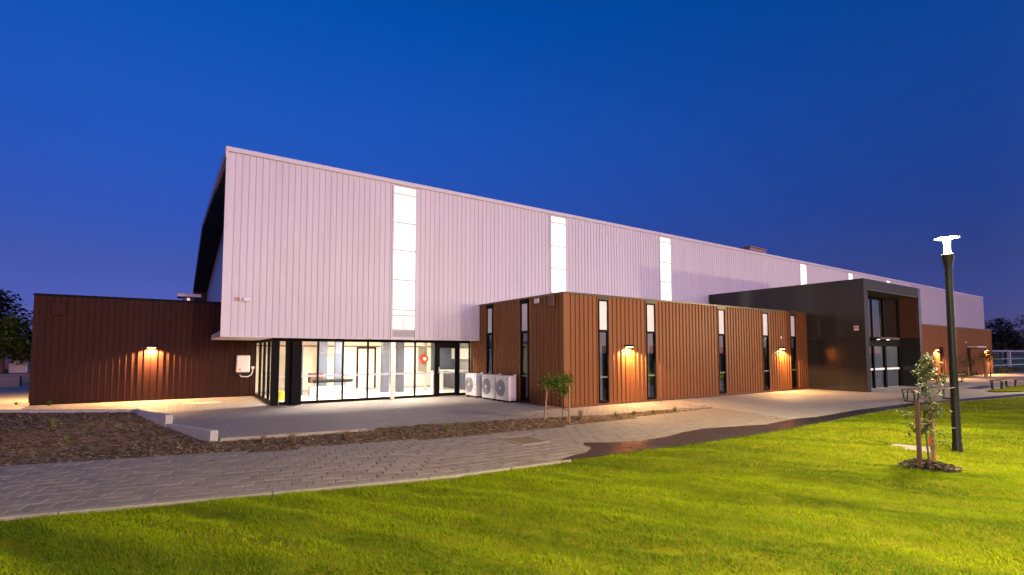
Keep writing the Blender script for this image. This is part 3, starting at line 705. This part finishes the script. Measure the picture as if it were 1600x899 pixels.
MB().lathe([(.12, .05), (.17, .36), (.18, .37), (.16, .36)], 3.15, 19.9, 16).build('bucket', ye, v); MB().tube([(3.0, 19.9, .36), (3.05, 19.9, .55), (3.25, 19.9, .55), (3.3, 19.9, .36)], .012).build('handle', M['steel'], v)
v = thing('fire_hose_reel', 'red fire hose reel on a grey panel inside the lobby', 'hose reel', (9.6, 21.7, 1))
MB().box(9.25, 9.66, 21.64, 21.68, .9, 2.06).build('panel', M['terra'], v); MB().box(9.60, 9.70, 21.69, 21.78, .012, 2.6).build('post', M['grey'], v)
MB().cyl((9.47, 21.62, 1.5), (9.47, 21.45, 1.5), .19, n=24).build('drum', M['red'], v); MB().cyl((9.47, 21.44, 1.5), (9.47, 21.40, 1.5), .08, n=20).build('hub', M['cream'], v)
v = thing('kitchen_counter', 'white topped counter with blue cupboards behind the glass lobby door', 'counter', (11.6, 22, 0))
MB().box(11.4, 12.39, 19.4, 23.9, .012, .85).build('cupboards', M['inblue'], v); MB().box(11.34, 12.39, 19.35, 23.95, .85, .9).build('worktop', M['cream'], v); MB().box(12.1, 12.39, 19.6, 23.9, 1.45, 2.0).build('wall_cupboards', M['cream'], v)
MB().box(10.3, 10.75, 22.1, 22.6, .012, .9).build('end_unit', M['cream'], v); MB().tube([(10.5, 22.3, .9), (10.5, 22.3, 1.12), (10.62, 22.3, 1.15)], .015).build('tap', M['steel'], v)

# ---------------------------------------------------------------- entrance portal
po = thing('entrance_portal', 'tall glossy charcoal box portal framing the main entrance doors', 'entrance', (XP, YPF, 0))
XI0, XI1, ZI = XP + .40, XPR - .34, 4.74
YD = 10.8
# side panels with open joints
yb = [YPF + .0, 11.15, YC - .02, 14.4, 16.2, YW - .04]; zb = [.0, 2.45, 3.80, HP]
for i in range(len(yb) - 1):
    for j in range(3):
        if i > 1 and j < 2: continue
        MB().box(XP, XP + .03, yb[i] + .004, yb[i+1] - .004, zb[j] + .004, zb[j+1] - .004).build('side_panel', M['portal'], po)
MB().box(XP + .032, XI0 - .002, YPF + .03, YD + .3, .0, HP - .02).build('left_leg', M['portalf'], po)
MB().box(XP + .002, XI0, YPF, YPF + .029, .0, HP - .002).build('front_panel', M['portalf'], po)
MB().box(XI1, XPR, YPF, YD + .3, .0, HP - .002).build('right_leg', M['portal'], po)
MB().box(XI0 + .002, XI1 - .002, YPF, YD + .3, ZI, HP - .002).build('lintel', M['portalf'], po)
MB().box(XP + .032, XPR, YD + .31, YW - .04, HBOX + .3, HP - .02).build('core', M['portal'], po)
MB().box(XPR - .03, XPR, YD + .301, YC, .0, HP - .003).build('side_panel', M['portal'], po)
MB().box(XI0, XI1, YPF + .03, YD - .06, ZI - .05, ZI - .004).build('soffit', M['olive'], po)
MB().box(XI1 - .03, XI1 - .002, YPF + .06, YD - .05, 2.55, ZI - .055).build('reveal_panel', M['browntrim'], po)
# glazing
gx = [XI0 + .003, 27.6, 29.0, 30.42, 32.30, XI1 - .004]
def frame(x0, x1, z0, z1, w_=.06, nm='frame'): return MB().box(x0, x1, YD - w_ / 2, YD + w_ / 2, z0, z1).build(nm, M['black'], po)
frame(gx[0], gx[-1], 2.12, 2.56, .16, 'transom'); frame(gx[0], gx[-1], 4.62, ZI - .055, .10, 'head_frame')
for x, ww in [(27.6, .05), (29.05, .06), (30.46, .10), (32.34, .08)]: frame(x - ww, x + ww, .0, 2.118, .10, 'mullion'); frame(x - ww * .6, x + ww * .6, 2.562, 4.618, .08, 'mullion')
for x0, x1 in [(gx[0], 27.55), (27.65, 28.99), (29.11, 30.36), (30.56, 32.26)]:
    MB().box(x0, x1, YD - .006, YD + .006, .04, 2.118).build('pane', M['glassd'], po)
    MB().box(x0, x1, YD - .012, YD - .008, .9, 1.0).build('safety_band', M['band'], po)
for x0, x1 in [(gx[0], 27.56), (27.64, 29.0), (29.1, 30.39), (30.53, 32.29)]:
    MB().box(x0, x1, YD - .006, YD + .006, 2.57, 4.61).build('pane', M['glassd'], po)
MB().box(32.43, XI1 - .032, YD - .02, YD + .02, .02, 4.6).build('infill_panel', M['portal'], po)
MB().box(XI0, XI1, YD + .06, 15.0, -.05, .01).build('floor', M['infloor'], po)
for x0, x1 in [(27.66, 28.98), (29.12, 30.35), (30.57, 32.25)]: MB().box(x0, x1, YD + .05, YD + .06, .05, 2.1).build('frosted_screen', M['blind'], po)
MB().box(XI0, XI1, 14.8, 15.0, .01, ZI).build('back_wall', M['blind'], po)
MB().box(30.5, 30.7, 11.3, 14.8, 2.5, ZI - .1).build('inner_wall', M['brown'], po)
for x in (28.95, 30.1):
    q = MB().cyl((x, YD - .3, 2.45), (x, YD - .3, 2.43), .06).build('downlight', M['lensi'], po)
    lp = lamp('downlight_lamp', 'SPOT', (x - XP, YD - .3 - YPF, 2.42), 22, (1, .88, .68), po, spot_size=R(120), spot_blend=.6, shadow_soft_size=.05)
MB().box(28.5, 30.8, YD - .55, YD - .081, 2.44, 2.54).build('canopy', M['portal'], po)
q = lamp('foyer_lamp', 'AREA', (29.5 - XP, 13 - YPF, 4.5), 420, (.85, .9, 1), po, shape='RECTANGLE', size=3, size_y=1.5)
v = thing('alarm_button', 'small white and red alarm unit on the charcoal portal side', 'alarm', (XP, 10.25, 2.9))
MB().box(XP - .05, XP - .001, 10.16, 10.34, 2.80, 3.02).build('housing', M['cream'], v, bevel=.01); MB().box(XP - .056, XP - .051, 10.19, 10.31, 2.88, 2.97).build('red_label', M['red'], v)
# roof rails behind the portal parapet
v = thing('roof_guardrail', 'thin dark guard rails standing on the portal roof', 'guard rail', (34, 16.5, HP))
MB().tube([(35.2, 16.6, HP + .1), (35.2, 16.6, HP + 1.0), (37.4, 16.6, HP + 1.0), (37.4, 16.6, HP + .1)], .025).tube([(38.2, 16.6, HP + .1), (38.2, 16.6, HP + 1.25), (40, 16.6, HP + 1.25)], .025).build('rail', M['post'], v)

# ---------------------------------------------------------------- office wing right of the portal
ow = thing('office_wing', 'low brown wing beyond the charcoal portal with two wall lights', 'building wing', (45, YC, 0))
XR1 = 56.75; HO = 3.70
cuts = [(44.35, 45.25), (50.3, 51.25)]
x = XPR + .01
for a, b in cuts:
    clad(ow, x, a, YC, .06, HO - .06, M['brown'], pitch=.25); clad(ow, a, b, YC, 2.16, HO - .06, M['brown'], pitch=.25); x = b
clad(ow, x, XR1, YC, .06, HO - .06, M['brown'], pitch=.25)
MB().box(XPR + .01, XR1 + .03, YC - .05, YC + .1, HO - .06, HO).build('parapet_cap', M['browncap'], ow)
MB().box(XPR + .02, XR1, YC + .23, YW - .04, .0, HO - .1).build('wall_core', M['browntrim'], ow)
for a, b in [(XPR + .02, 44.35), (45.25, 50.3), (51.25, XR1)]: MB().box(a, b, YC + .02, YC + .228, 0, HO - .07).build('wall_pier', M['browntrim'], ow)
for i, (a, b) in enumerate(cuts):
    d = MB().box(a, b, YC + .12, YC + .16, .0, 2.16).build('door', M['black'], ow)
    MB().box(a + .12, b - .12, YC + .105, YC + .119, .2, 2.0).build('pane', M['glassd'], d); MB().box(a + .05, a + .09, YC + .06, YC + .119, .9, 1.15).build('handle', M['steel'], d)
MB().box(50.4, 52.6, YC - .62, YC - .036, 2.18, 2.26).build('awning', M['cream'], ow)
MB().box(49.9, 50.05, YC - .1, YC - .036, 2.5, 2.62).build('sensor', M['cream'], ow); MB().box(47.2, 47.45, YC - .06, YC - .036, 1.3, 1.75).build('notice', M['cream'], ow)

# ---------------------------------------------------------------- wall lamps
def wall_lamp(x, y, z, face, energy, label, group=None):
    rz = 0 if face == 'y' else R(-90)
    t = thing('wall_lamp', label, 'wall light', (0, 0, 0), 0, group)
    MB().box(-.16, .16, -.20, -.033, 0, .07).build('hood', M['black'], t, bevel=.006)
    MB().box(-.13, .13, -.17, -.06, -.02, -.001).build('lens', M['lensw'], t)
    MB().box(-.05, .05, -.08, -.0, .01, .06).build('bracket', M['black'], t)
    lamp('warm_lamp', 'SPOT', (0, -.15, -.03), energy * 4, (1, .56, .21), t, spot_size=R(154), spot_blend=.3, shadow_soft_size=.03)
    t.location = (x, y, z); t.rotation_euler[2] = rz
    return t
wall_lamp(-.84, YL, 1.98, 'y', 650, 'glowing wall light on the storage wing front')
wall_lamp(13.25, YC, 1.99, 'y', 300, 'glowing wall light between the first two annex windows')
wall_lamp(23.42, YC, 1.96, 'y', 260, 'glowing wall light next to the charcoal portal')
wall_lamp(43.6, YC, 1.96, 'y', 330, 'glowing wall light left of a dark door on the far office wing')
wall_lamp(55.0, YC, 1.96, 'y', 360, 'glowing wall light at the outer end of the office wing')
wall_lamp(XL, 25.6, 2.2, 'x', 420, 'wall light on the outer end of the storage wing')
# ================================================================== THINGS
# ---- outdoor air-conditioning units (fan faces the lobby side)
def ac_unit():
    t = thing('outdoor_ac_unit', '', 'air conditioner', (0, 0, 0))
    MB().box(0, .32, 0, .90, .06, .95).build('casing', M['acwhite'], t, bevel=.018)
    MB().box(.03, .29, .08, .16, 0, .059).box(.03, .29, .74, .82, 0, .059).build('feet', M['post'], t)
    g = MB()
    cy, cz, r = .55, .50, .31
    MB().cyl((-.004, cy, cz), (.004, cy, cz), r, n=32).build('fan_opening', M['acdark'], t)
    ring = MB()
    for k in range(9):
        rr = r * (k + 1.2) / 10
        pts = [(-.022, cy + rr * math.cos(2*math.pi*i/28), cz + rr * math.sin(2*math.pi*i/28)) for i in range(29)]
        for i in range(28):
            a, b = Vector(pts[i]), Vector(pts[i+1]); ring.cyl(a, b, .0045, n=4, cap=False)
    for k in range(8):
        an_ = math.pi * k / 4; ring.cyl((-.022, cy + .06*math.cos(an_), cz + .06*math.sin(an_)), (-.022, cy + r*math.cos(an_), cz + r*math.sin(an_)), .004, n=4)
    gr = ring.build('fan_grille', M['grey'], t)
    MB().cyl((-.034, cy, cz), (-.014, cy, cz), .06, n=20).build('badge', M['acwhite'], gr)
    MB().box(-.003, .001, .10, .16, .82, .88).build('logo', M['blue'], t)
    MB().box(-.012, .001, .07, .14, .5, .53).box(-.012, .001, .07, .14, .3, .33).build('handle_recess', M['grey'], t)
    MB().box(.30, .36, .05, .15, .95, 1.0).build('pipe_cover', M['acwhite'], t)
    return t
ac = ac_unit()
labs = ['white outdoor air conditioner standing next to the lobby glazing', 'white outdoor air conditioner in the middle of the three', 'white outdoor air conditioner beside the tall dark side window']
for i, y in enumerate([17.28, 15.94, 14.93]):
    o = ac if i == 0 else copy_tree(ac)
    o.location = (9.84, y, .0); o['label'] = labs[i]; o['group'] = 'outdoor air conditioners by the annex'

# ---- lamp post
lp = thing('lamp_post', 'slim black park lamp post with lit lantern and flat disc cap', 'lamp post', (0, 0, 0))
MB().lathe([(.085, 0), (.085, .03), (.075, .05), (.075, .16), (.066, .18), (.062, 1.2), (.055, 3.35), (.055, 3.36)], n=20).build('shaft', M['post'], lp, smooth=True)
MB().lathe([(.056, 3.355), (.09, 3.56), (.092, 3.60), (.088, 3.605)], n=20).build('collar', M['post'], lp)
MB().lathe([(.05, 3.606), (.046, 3.72), (.055, 3.904), (.05, 3.906)], n=20).build('lens', M['lensp'], lp)
MB().lathe([(.06, 3.905), (.185, 3.90), (.19, 3.91), (.17, 3.925), (.03, 3.94)], n=28).build('disc_cap', M['post'], lp)
lamp('lantern_lamp', 'POINT', (0, 0, 3.80), 4800, (1, .83, .48), lp, shadow_soft_size=.12)
for o in lp.children:
    if o.name.startswith('lens'): o.visible_shadow = True
lp.location = (11.736, 3.107, .0)
# an unseen twin, inferred from the lit lawn and placed to brighten it
lp2 = copy_tree(lp); lp2.location = (3.4, -1.9, .0); lp2['label'] = 'matching black park lamp post added out of view to brighten the open lawn'
for o in lp2.children:
    if o.type == 'LIGHT': o.data = o.data.copy(); o.data.energy = 8600
lp3 = copy_tree(lp2); lp3.location = (33.0, .3, .0)
for o in lp3.children:
    if o.type == 'LIGHT': o.data = o.data.copy(); o.data.energy = 9000
lp3['label'] = 'matching black park lamp post on the lawn opposite the far benches'
lp3['group'] = lp['group'] = lp2['group'] = 'park lamp posts on the lawn'

# ---- leaves
def leafmesh(name, pts, ln, wd, pal, droop=.4, mat_='leaf', seed=1, per=1):
    r = np.random.default_rng(seed); P = np.repeat(np.asarray(pts, float), per, 0); n = len(P)
    a = r.uniform(0, 6.28, n); e = r.uniform(-.9, .7, n) - droop * .5; l = ln * r.uniform(.55, 1.2, n); wv = wd * r.uniform(.6, 1.2, n)
    d = np.stack([np.cos(a) * np.cos(e), np.sin(a) * np.cos(e), np.sin(e)], 1); s = np.stack([-np.sin(a), np.cos(a), r.uniform(-.5, .5, n)], 1)
    V = np.stack([P, P + d * (l * .45)[:, None] + s * wv[:, None], P + d * l[:, None], P + d * (l * .45)[:, None] - s * wv[:, None]], 1).reshape(-1, 3)
    c = np.array(pal)[r.integers(0, len(pal), n)] * r.uniform(.6, 1.3, (n, 1))
    return npmesh(name, V, np.arange(4 * n), np.full(n, 4), M[mat_], np.repeat(c, 4, 0))

# ---- young tree in the lawn between two stakes
yt = thing('young_tree', 'slender young tree tied to two stakes in a mulch ring', 'tree', (9.86, 2.95, 0))
bx, by = 9.86, 2.95; r = np.random.default_rng(4)
trunk = [(bx, by, -.02), (bx - .03, by + .02, .35), (bx - .06, by + .03, .8), (bx - .0, by, 1.3), (bx + .01, by, 1.72)]
m = MB().tube(trunk, [.017, .014, .012, .009, .004], 7)
lp_ = []
for k in range(54):
    z = r.uniform(.36, 1.70); t = (z - .42) / 1.3; p0 = Vector((np.interp(z, [q[2] for q in trunk], [q[0] for q in trunk]), np.interp(z, [q[2] for q in trunk], [q[1] for q in trunk]), z))
    a = r.uniform(0, 6.28); ln = (.255 * math.sin(math.pi * min(1, .28 + .72 * t)) ** .8 + .07) * r.uniform(.6, 1.1)
    p1 = p0 + Vector((math.cos(a) * ln, math.sin(a) * ln, r.uniform(.02, .22))); m.tube([p0, (p0 + p1) / 2 + Vector((0, 0, .02)), p1], [.005, .004, .002], 5)
    for q in range(15): f = r.uniform(.25, 1.05); lp_.append(p0.lerp(p1, f) + Vector(r.normal(0, .016, 3)))
for q in range(40): lp_.append(Vector((bx + .01, by, r.uniform(1.5, 1.8))) + Vector(r.normal(0, .03, 3)))
m.build('trunk', M['bark'], yt)
put('crown', leafmesh('crown', lp_, .105, .013, [(.06, .09, .018), (.045, .07, .02), (.09, .115, .025), (.035, .055, .018), (.08, .08, .03)], .3, seed=3), yt)
sk = tag(MB().box(9.30, 9.352, 2.89, 2.942, -.05, 1.06).build('tree_stake', M['darkwood'], bevel=.004), 'dark brown square stake in front of the lawn tree', 'stake')
sk = tag(MB().box(10.0, 10.052, 2.93, 2.982, -.05, .98).build('tree_stake', M['wood'], bevel=.004), 'lighter timber stake behind the lawn tree trunk', 'stake')
ti = tag(MB().tube([(9.33, 2.92, .72), (9.6, 2.90, .70), (9.82, 2.98, .70), (10.02, 2.95, .72)], .012, 6).build('tree_tie', M['wood']), 'pale webbing tie between the stakes of the lawn tree', 'tree tie')
rt = tag(MB().box(9.815, 9.845, 2.93, 2.945, .36, .46).build('plant_tag', M['red']), 'small red plant tag hanging on the young tree trunk', 'plant tag')
ringp = [(9.72 + .44 * math.cos(t) * (1 + .12*math.sin(3*t)), 2.92 + .40 * math.sin(t) * (1 + .1*math.cos(2*t))) for t in np.linspace(0, 6.28, 24)[:-1]]
rz_ = lambda x, y: lawnz(x, y) + .018 + .04 * np.clip(1 - np.hypot(x - 9.72, y - 2.92) / .42, 0, 1)
mr_ = struct(sheet('mulch_ring', ringp, M['darksoil'], rz_, .07))
chips('mulch_chips', ringp, 900, rz_, [(.05, .03, .02), (.03, .02, .014), (.09, .06, .04), (.16, .13, .10), (.02, .014, .01)], .07, mr_)

# ---- young tree in the planting bed with two stakes
t2 = thing('young_tree', 'small bushy sapling in the bed before the annex corner', 'tree', (8.5, 10.55, 0))
bx, by = 8.62, 10.45; m = MB().tube([(bx, by, -.05), (bx - .01, by, .4), (bx - .04, by + .02, .8), (bx - .08, by, 1.1)], [.010, .009, .008, .005], 6)
lp_ = []
for c, s, n in [((8.28, 10.62, 1.02), (.13, .10, .075), 240), ((8.55, 10.5, 1.0), (.12, .10, .09), 300), ((8.72, 10.42, 1.08), (.12, .09, .09), 300), ((8.66, 10.42, .80), (.10, .08, .08), 220), ((8.42, 10.55, .98), (.10, .08, .06), 160)]:
    m.tube([(bx - .05, by + .02, .72), c], [.005, .003], 5)
    lp_ += list(np.array(c) + r.normal(0, 1, (n, 3)) * np.array(s))
m.build('trunk', M['bark'], t2)
put('crown', leafmesh('crown', lp_, .115, .020, [(.09, .17, .018), (.06, .12, .014), (.14, .22, .02), (.18, .22, .02)], .5, seed=5), t2)
tag(MB().tube([(8.27, 10.80, -.05), (8.36, 10.78, .93)], .027, 8).build('tree_stake', M['wood']), 'leaning round timber stake left of the bed sapling', 'stake')
tag(MB().tube([(8.44, 9.97, -.05), (8.44, 9.96, .93)], .024, 8).build('tree_stake', M['wood']), 'upright round timber stake right of the bed sapling', 'stake')
tag(MB().tube([(8.31, 10.79, .36), (8.6, 10.44, .30), (8.45, 9.97, .26)], .012, 6).build('tree_tie', M['wood']), 'brown webbing tie between the bed sapling stakes', 'tree tie')

# ---- weeds and dry tufts in the bed
def tuft(x, y, h, sp, n, pal, label, name='grass_tuft', cat='grass tuft', seed=0, wd=.006):
    r = np.random.default_rng(seed + 100); z = float(bedz(np.array([x]), np.array([y]))[0])
    if pal is D: sp, h, wd, n = sp * 1.3, h * 1.15, .0035, n * 2
    V = []; cols = []
    for k in range(n):
        a = r.uniform(0, 6.28); l = h * r.uniform(.5, 1.1); s = sp * r.uniform(.2, 1.); b = Vector((x + r.normal(0, .02), y + r.normal(0, .02), z - .01)); tp = b + Vector((math.cos(a) * s, math.sin(a) * s, l)); md = b.lerp(tp, .5) + Vector((0, 0, l * .12)); p = Vector((-math.sin(a), math.cos(a), 0)) * wd
        V += [b - p, b + p, md + p, md - p, tp]; c = np.array(pal[r.integers(0, len(pal))]) * r.uniform(.7, 1.25); cols += [c] * 5
    i = np.arange(n)[:, None] * 5; F = np.concatenate([i + [0, 1, 2, 3], i + [3, 2, 4]], 1).ravel()
    return tag(put(name, npmesh(name, np.array(V), F, np.tile([4, 3], n), M['weed'], np.array(cols))), label, cat)

G = [(.07, .12, .02), (.10, .15, .03), (.05, .09, .02)]; GB = [(.14, .18, .03), (.18, .20, .04)]; D = [(.24, .16, .09), (.18, .12, .07), (.30, .21, .12)]
spec = [(-2.14, 14.06, .22, .10, 22, GB, 'bright yellow-green tuft alone in the wide mulch bed'), (-1.75, 12.9, .14, .08, 12, GB, 'smaller yellow-green sprout in the wide mulch bed nearer the path'),
 (-3.01, 19.18, .16, .12, 26, G, 'green weed at the back edge of the mulch bed'), (-3.8, 19.9, .10, .16, 22, G, 'low green weed patch at the back edge of the mulch bed'),
 (.18, 12.1, .06, .16, 40, G, 'flat dark green weed below the stepped wall end'), (1.96, 10.9, .26, .13, 40, D, 'dry straw tuft at the bed edge just past the stepped wall'), (1.5, 11.35, .22, .10, 26, D, 'thin dry straw tuft behind the edging strip'),
 (3.0, 10.75, .22, .14, 34, D, 'dry straw tuft halfway along the edging strip'), (3.6, 10.6, .16, .10, 26, D, 'dry straw tuft near the end of the edging strip'),
 (4.85, 10.75, .13, .07, 14, G, 'green sprout at the back of the narrow bed'), (5.32, 10.7, .17, .08, 18, GB, 'light green sprout in the middle of the narrow bed'), (6.1, 10.75, .16, .07, 20, G, 'green sprout opposite the air conditioners'), (5.75, 11.1, .13, .06, 12, G, 'thin green sprout behind the narrow bed'),
 (9.2, 10.4, .26, .10, 34, D, 'dry straw tuft beside the upright stake'), (10.35, 10.2, .17, .08, 22, G, 'green sprout in the bed tail below the first wall light'), (11.1, 10.22, .14, .09, 22, G, 'green sprout in the bed tail between wall light and second window'),
 (11.85, 10.15, .12, .07, 16, G, 'small green sprout in the bed tail'), (12.8, 10.12, .20, .09, 26, G, 'taller green sprout near the pointed end of the bed')]
for i, s in enumerate(spec): tuft(s[0], s[1], s[2], s[3], s[4], s[5], s[6], seed=i)

# ---- benches: slatted top on trapezoid steel loops
def bench(cx, cy, l, rz, label):
    t = thing('bench', label, 'bench', (0, 0, 0), 0, 'slatted benches by the entrance paving')
    for k in range(4): MB().box(-l/2, l/2, -.22 + k*.115, -.22 + k*.115 + .095, .42, .46).build('slat', M['slat'], t, bevel=.004)
    for s in (-1, 1):
        x = s * (l/2 - .22)
        MB().tube([(x - .16, -.18, .41), (x - .09, -.16, .02), (x + .09, -.16, .02), (x + .16, -.18, .41)], .022, 6).tube([(x - .16, .18, .41), (x - .09, .16, .02), (x + .09, .16, .02), (x + .16, .18, .41)], .022, 6).tube([(x - .09, -.16, .02), (x - .09, .16, .02)], .02, 6).tube([(x + .09, -.16, .02), (x + .09, .16, .02)], .02, 6).build('leg_frame', M['post'], t)
    t.location = (cx, cy, 0); t.rotation_euler[2] = rz; return t
bench(23.5, 6.95, 3.0, R(-8), 'slatted bench behind the young lawn tree')
bench(38.6, 10.4, 2.9, R(-4), 'slatted bench in front of the office wing')
bench(34.3, 7.15, 3.4, R(2), 'slatted bench at the edge of the far grass strip')

# ---- shrubs, saplings near the office wing
def blobtree(name, x, y, z0, trunk_h, blobs, n, ln, wd, pal, label, cat, seed, tr=.05, group=None, mat_='leaf'):
    r = np.random.default_rng(seed); t = thing(name, label, cat, (x, y, z0), 0, group)
    m = MB().tube([(x, y, z0 - .05), (x + .02, y, z0 + trunk_h * .6), (x, y, z0 + trunk_h)], [tr, tr * .8, tr * .55], 8); pts = []
    for (dx, dy, dz, s, sz) in blobs:
        c = np.array((x + dx, y + dy, z0 + dz)); m.tube([(x, y, z0 + trunk_h * .8), tuple(c)], [tr * .5, tr * .2], 6)
        d = r.normal(0, 1, (n, 3)); d /= np.linalg.norm(d, axis=1)[:, None]; q = d * (r.random((n, 1)) ** .45); k = fbm(q[:, 0] * 2.2 + seed + 8, q[:, 1] * 2.2 + q[:, 2] * 2 + 9, 3) > .40; q = q[k]
        pts.append(c + q * np.array([s, s, sz]))
    m.build('trunk', M['bark'], t); put('crown', leafmesh('crown', np.concatenate(pts), ln, wd, pal, .2, mat_, seed), t); return t
SG = [(.10, .13, .02), (.07, .10, .02), (.14, .15, .04)]
for i, (x, y, h) in enumerate([(39.6, 11.7, .5), (41.3, 11.9, .6), (42.4, 11.7, .45), (46.8, 11.9, .5), (49.0, 12.0, .4), (58.6, 12.3, .5), (60.5, 12.5, .6), (62.6, 12.7, .45), (64.8, 12.9, .5), (67, 13, .4)]):
    blobtree('low_shrub', x, y, 0, .15, [(0, 0, h*.5, .75, h*.55), (.5, .1, h*.4, .5, h*.4)], 260, .16, .03, SG, 'low green shrub in the planting along the office wing' if i < 5 else 'low yellow-green shrub beyond the end of the office wing', 'shrub', 30 + i, .02, 'shrubs by the office wing front' if i < 5 else 'shrubs beyond the office wing end')
DG = [(.05, .075, .02), (.03, .05, .015), (.07, .09, .02)]
blobtree('sapling', 49.0, 10.9, 0, 1.3, [(0, 0, 1.6, .7, .45), (.4, .2, 1.5, .5, .35), (-.5, 0, 1.45, .5, .4)], 260, .18, .03, DG, 'small staked sapling near the far dark door', 'tree', 61, .04)
tag(MB().cyl((48.4, 11.0, 0), (48.4, 11.0, 1.25), .11).build('tree_stake', M['wood']), 'thick pale timber post by the sapling near the far door', 'stake')
blobtree('sapling', 46.2, 11.4, 0, 1.0, [(0, 0, 1.35, .6, .5), (.4, .1, 1.1, .4, .3)], 220, .18, .03, DG, 'small sapling between the far doors behind the lamp post', 'tree', 62, .035)
blobtree('sapling', 59.0, 13.0, 0, 1.3, [(0, 0, 1.7, .8, .6), (.5, 0, 1.4, .5, .4)], 260, .2, .03, SG, 'leafy sapling just past the office wing corner', 'tree', 63, .05)
tag(MB().box(58.5, 58.62, 12.9, 13.02, 0, 1.4).build('tree_stake', M['wood']), 'timber stake past the office wing corner', 'stake')

# ---- fence and oval beyond the building
fe = thing('oval_fence', 'pale steel rail fence along the sports field', 'fence', (80, 17, 0))
for i in range(8): MB().box(78 + i*7.6 - .14, 78 + i*7.6 + .14, 17.6 - i*.35 - .14, 17.6 - i*.35 + .14, 0, 2.05).build('post', M['fencemetal'], fe)
for z, rr in ((1.95, .06), (1.0, .035), (.25, .05)): MB().cyl((78, 17.6, z), (132, 15.1, z), rr, n=8).build('rail', M['fencemetal'], fe)
struct(MB().prism([(74, 12.6), (140, 11), (140, 14.8), (78, 17.4), (72, 17.4)], -.18, -.04).build('path', M['asphalt']))
struct(MB().prism([(78, 17.7), (300, 10), (420, 120), (80, 160)], -.18, -.06).build('sports_field', mat('oval_grass', (.09, .17, .05), .95, var=.25, scale=.3)))
v = tag(MB().box(118, 126, 34.6, 34.7, .5, 1.6).build('banner', M['bannerw']), 'small pale banner on the far side of the field fence', 'banner')
v = tag(MB().box(170, 196, 46, 46.2, .4, 2.0).build('banner', M['bannerw']), 'long pale banner beyond the sports field fence', 'banner')
def fartree(x, y, h, s, seed, label, pal, nb=9, n=900, grp=None, lo=.35):
    r = np.random.default_rng(seed); bl = []
    for k in range(nb): bl.append((r.normal(0, s*.45), r.normal(0, s*.45), h * r.uniform(lo, .88), s * r.uniform(.35, .6), h * r.uniform(.12, .22)))
    return blobtree('tree', x, y, 0, h*.45, bl, n, h*.055, h*.016, pal, label, 'tree', seed, h*.03, grp)
FD = [(.022, .03, .012), (.03, .04, .015), (.015, .022, .01)]
for i, (x, y, h, s, lab) in enumerate([(122, 25, 8.2, 4.0, 'dark tree rising just past the office wing corner'), (150, 33, 7, 5, 'low dark tree right of the corner tree'), (165, 21, 10.5, 8, 'broad dark umbrella-shaped tree beyond the field'), (185, 26, 9, 8, 'dark tree behind the umbrella-shaped tree'), (150, 20.5, 6.5, 6, 'lower dark tree under the umbrella-shaped tree'), (190, 40, 8, 9, 'distant dark tree across the field')]):
    fartree(x, y, h, s, 200 + i, lab, FD, grp='dark trees beyond the field')
for i, (x, y) in enumerate([(230, 60), (260, 45), (215, 75), (280, 70)]): fartree(x, y, 8, 12, 300 + i, 'distant dark tree line crown beyond the sports field', FD, n=500, grp='distant tree line right', lo=.15)

# ---- left background behind the storage wing
LG = [(.10, .15, .02), (.07, .11, .016), (.15, .18, .03)]
fartree(-10.6, 47, 6.0, 2.6, 401, 'tall dark tree left of the storage wing', FD, nb=12, n=900)
fartree(-9.2, 44, 4.6, 1.9, 402, 'rounder green tree beside the tall dark tree', LG, nb=14, n=1000, lo=.4)
fartree(-13.5, 50, 5.5, 3.0, 403, 'dark leafy tree partly out of view behind the two near trees', FD, nb=12, n=800)
sh = thing('equipment_shed', 'low blue-grey shed beyond the left grass verge', 'shed', (-14, 66, 0))
MB().box(-26, -9.5, 66, 72, 0, 2.4).build('wall', M['shed'], sh); MB().box(-26.3, -9.2, 65.6, 72.4, 2.4, 2.6).build('roof', M['roof'], sh); MB().box(-26, -9.5, 65.9, 65.98, 0, .8).build('brick_base', M['brick'], sh)
ct = thing('storage_crate', 'white slatted storage crate on the grass left of the storage wing', 'crate', (-8.7, 46, .4))
MB().box(-9.15, -8.3, 45.5, 46.3, .45, 1.30).build('body', M['tank'], ct)
for k in range(5): MB().box(-9.18, -8.27, 45.45, 45.49, .48 + k*.165, .60 + k*.165).build('slat', M['tank'], ct)
MB().box(-9.2, -8.25, 45.4, 46.4, .36, .44).build('pallet', M['wood'], ct)
struct(MB().prism([(-40, 42.6), (-4.4, 42.6), (-4.4, 58), (-40, 58)], -.15, .40).build('grass_verge', M['turf']))
for i, (q, lab) in enumerate([([(-12, 36.4), (-7.0, 37.0), (-7.0, 37.5), (-12, 37)], 'low sandstone block seat wall nearest the left pavement'), ([(-7.0, 39.3), (-4.6, 39.7), (-4.6, 40.2), (-7.0, 39.8)], 'short sandstone block wall beside the storage wing corner'), ([(-13, 40.6), (-7.4, 41.6), (-7.4, 42.1), (-13, 41.1)], 'long sandstone block wall along the grass verge')]):
    t = thing('block_wall', lab, 'low wall', (q[0][0], q[0][1], 0))
    (x0, y0), (x1, y1), (x2, y2), (x3, y3) = q; nb = max(2, int(math.hypot(x1-x0, y1-y0) / 1.25))
    for k in range(nb):
        a, b = k / nb + .004, (k+1) / nb - .004
        MB().prism([(x0+(x1-x0)*a, y0+(y1-y0)*a), (x0+(x1-x0)*b, y0+(y1-y0)*b), (x3+(x2-x3)*b, y3+(y2-y3)*b), (x3+(x2-x3)*a, y3+(y2-y3)*a)], -.1, .52).build('block', M['terra'], t, bevel=.03)
struct(MB().prism([(-40, 22.75), (-4.2, 22.2), (-4.2, 42.6), (-40, 42.6)], -.11, -.012).build('side_pavement', M['slab']))
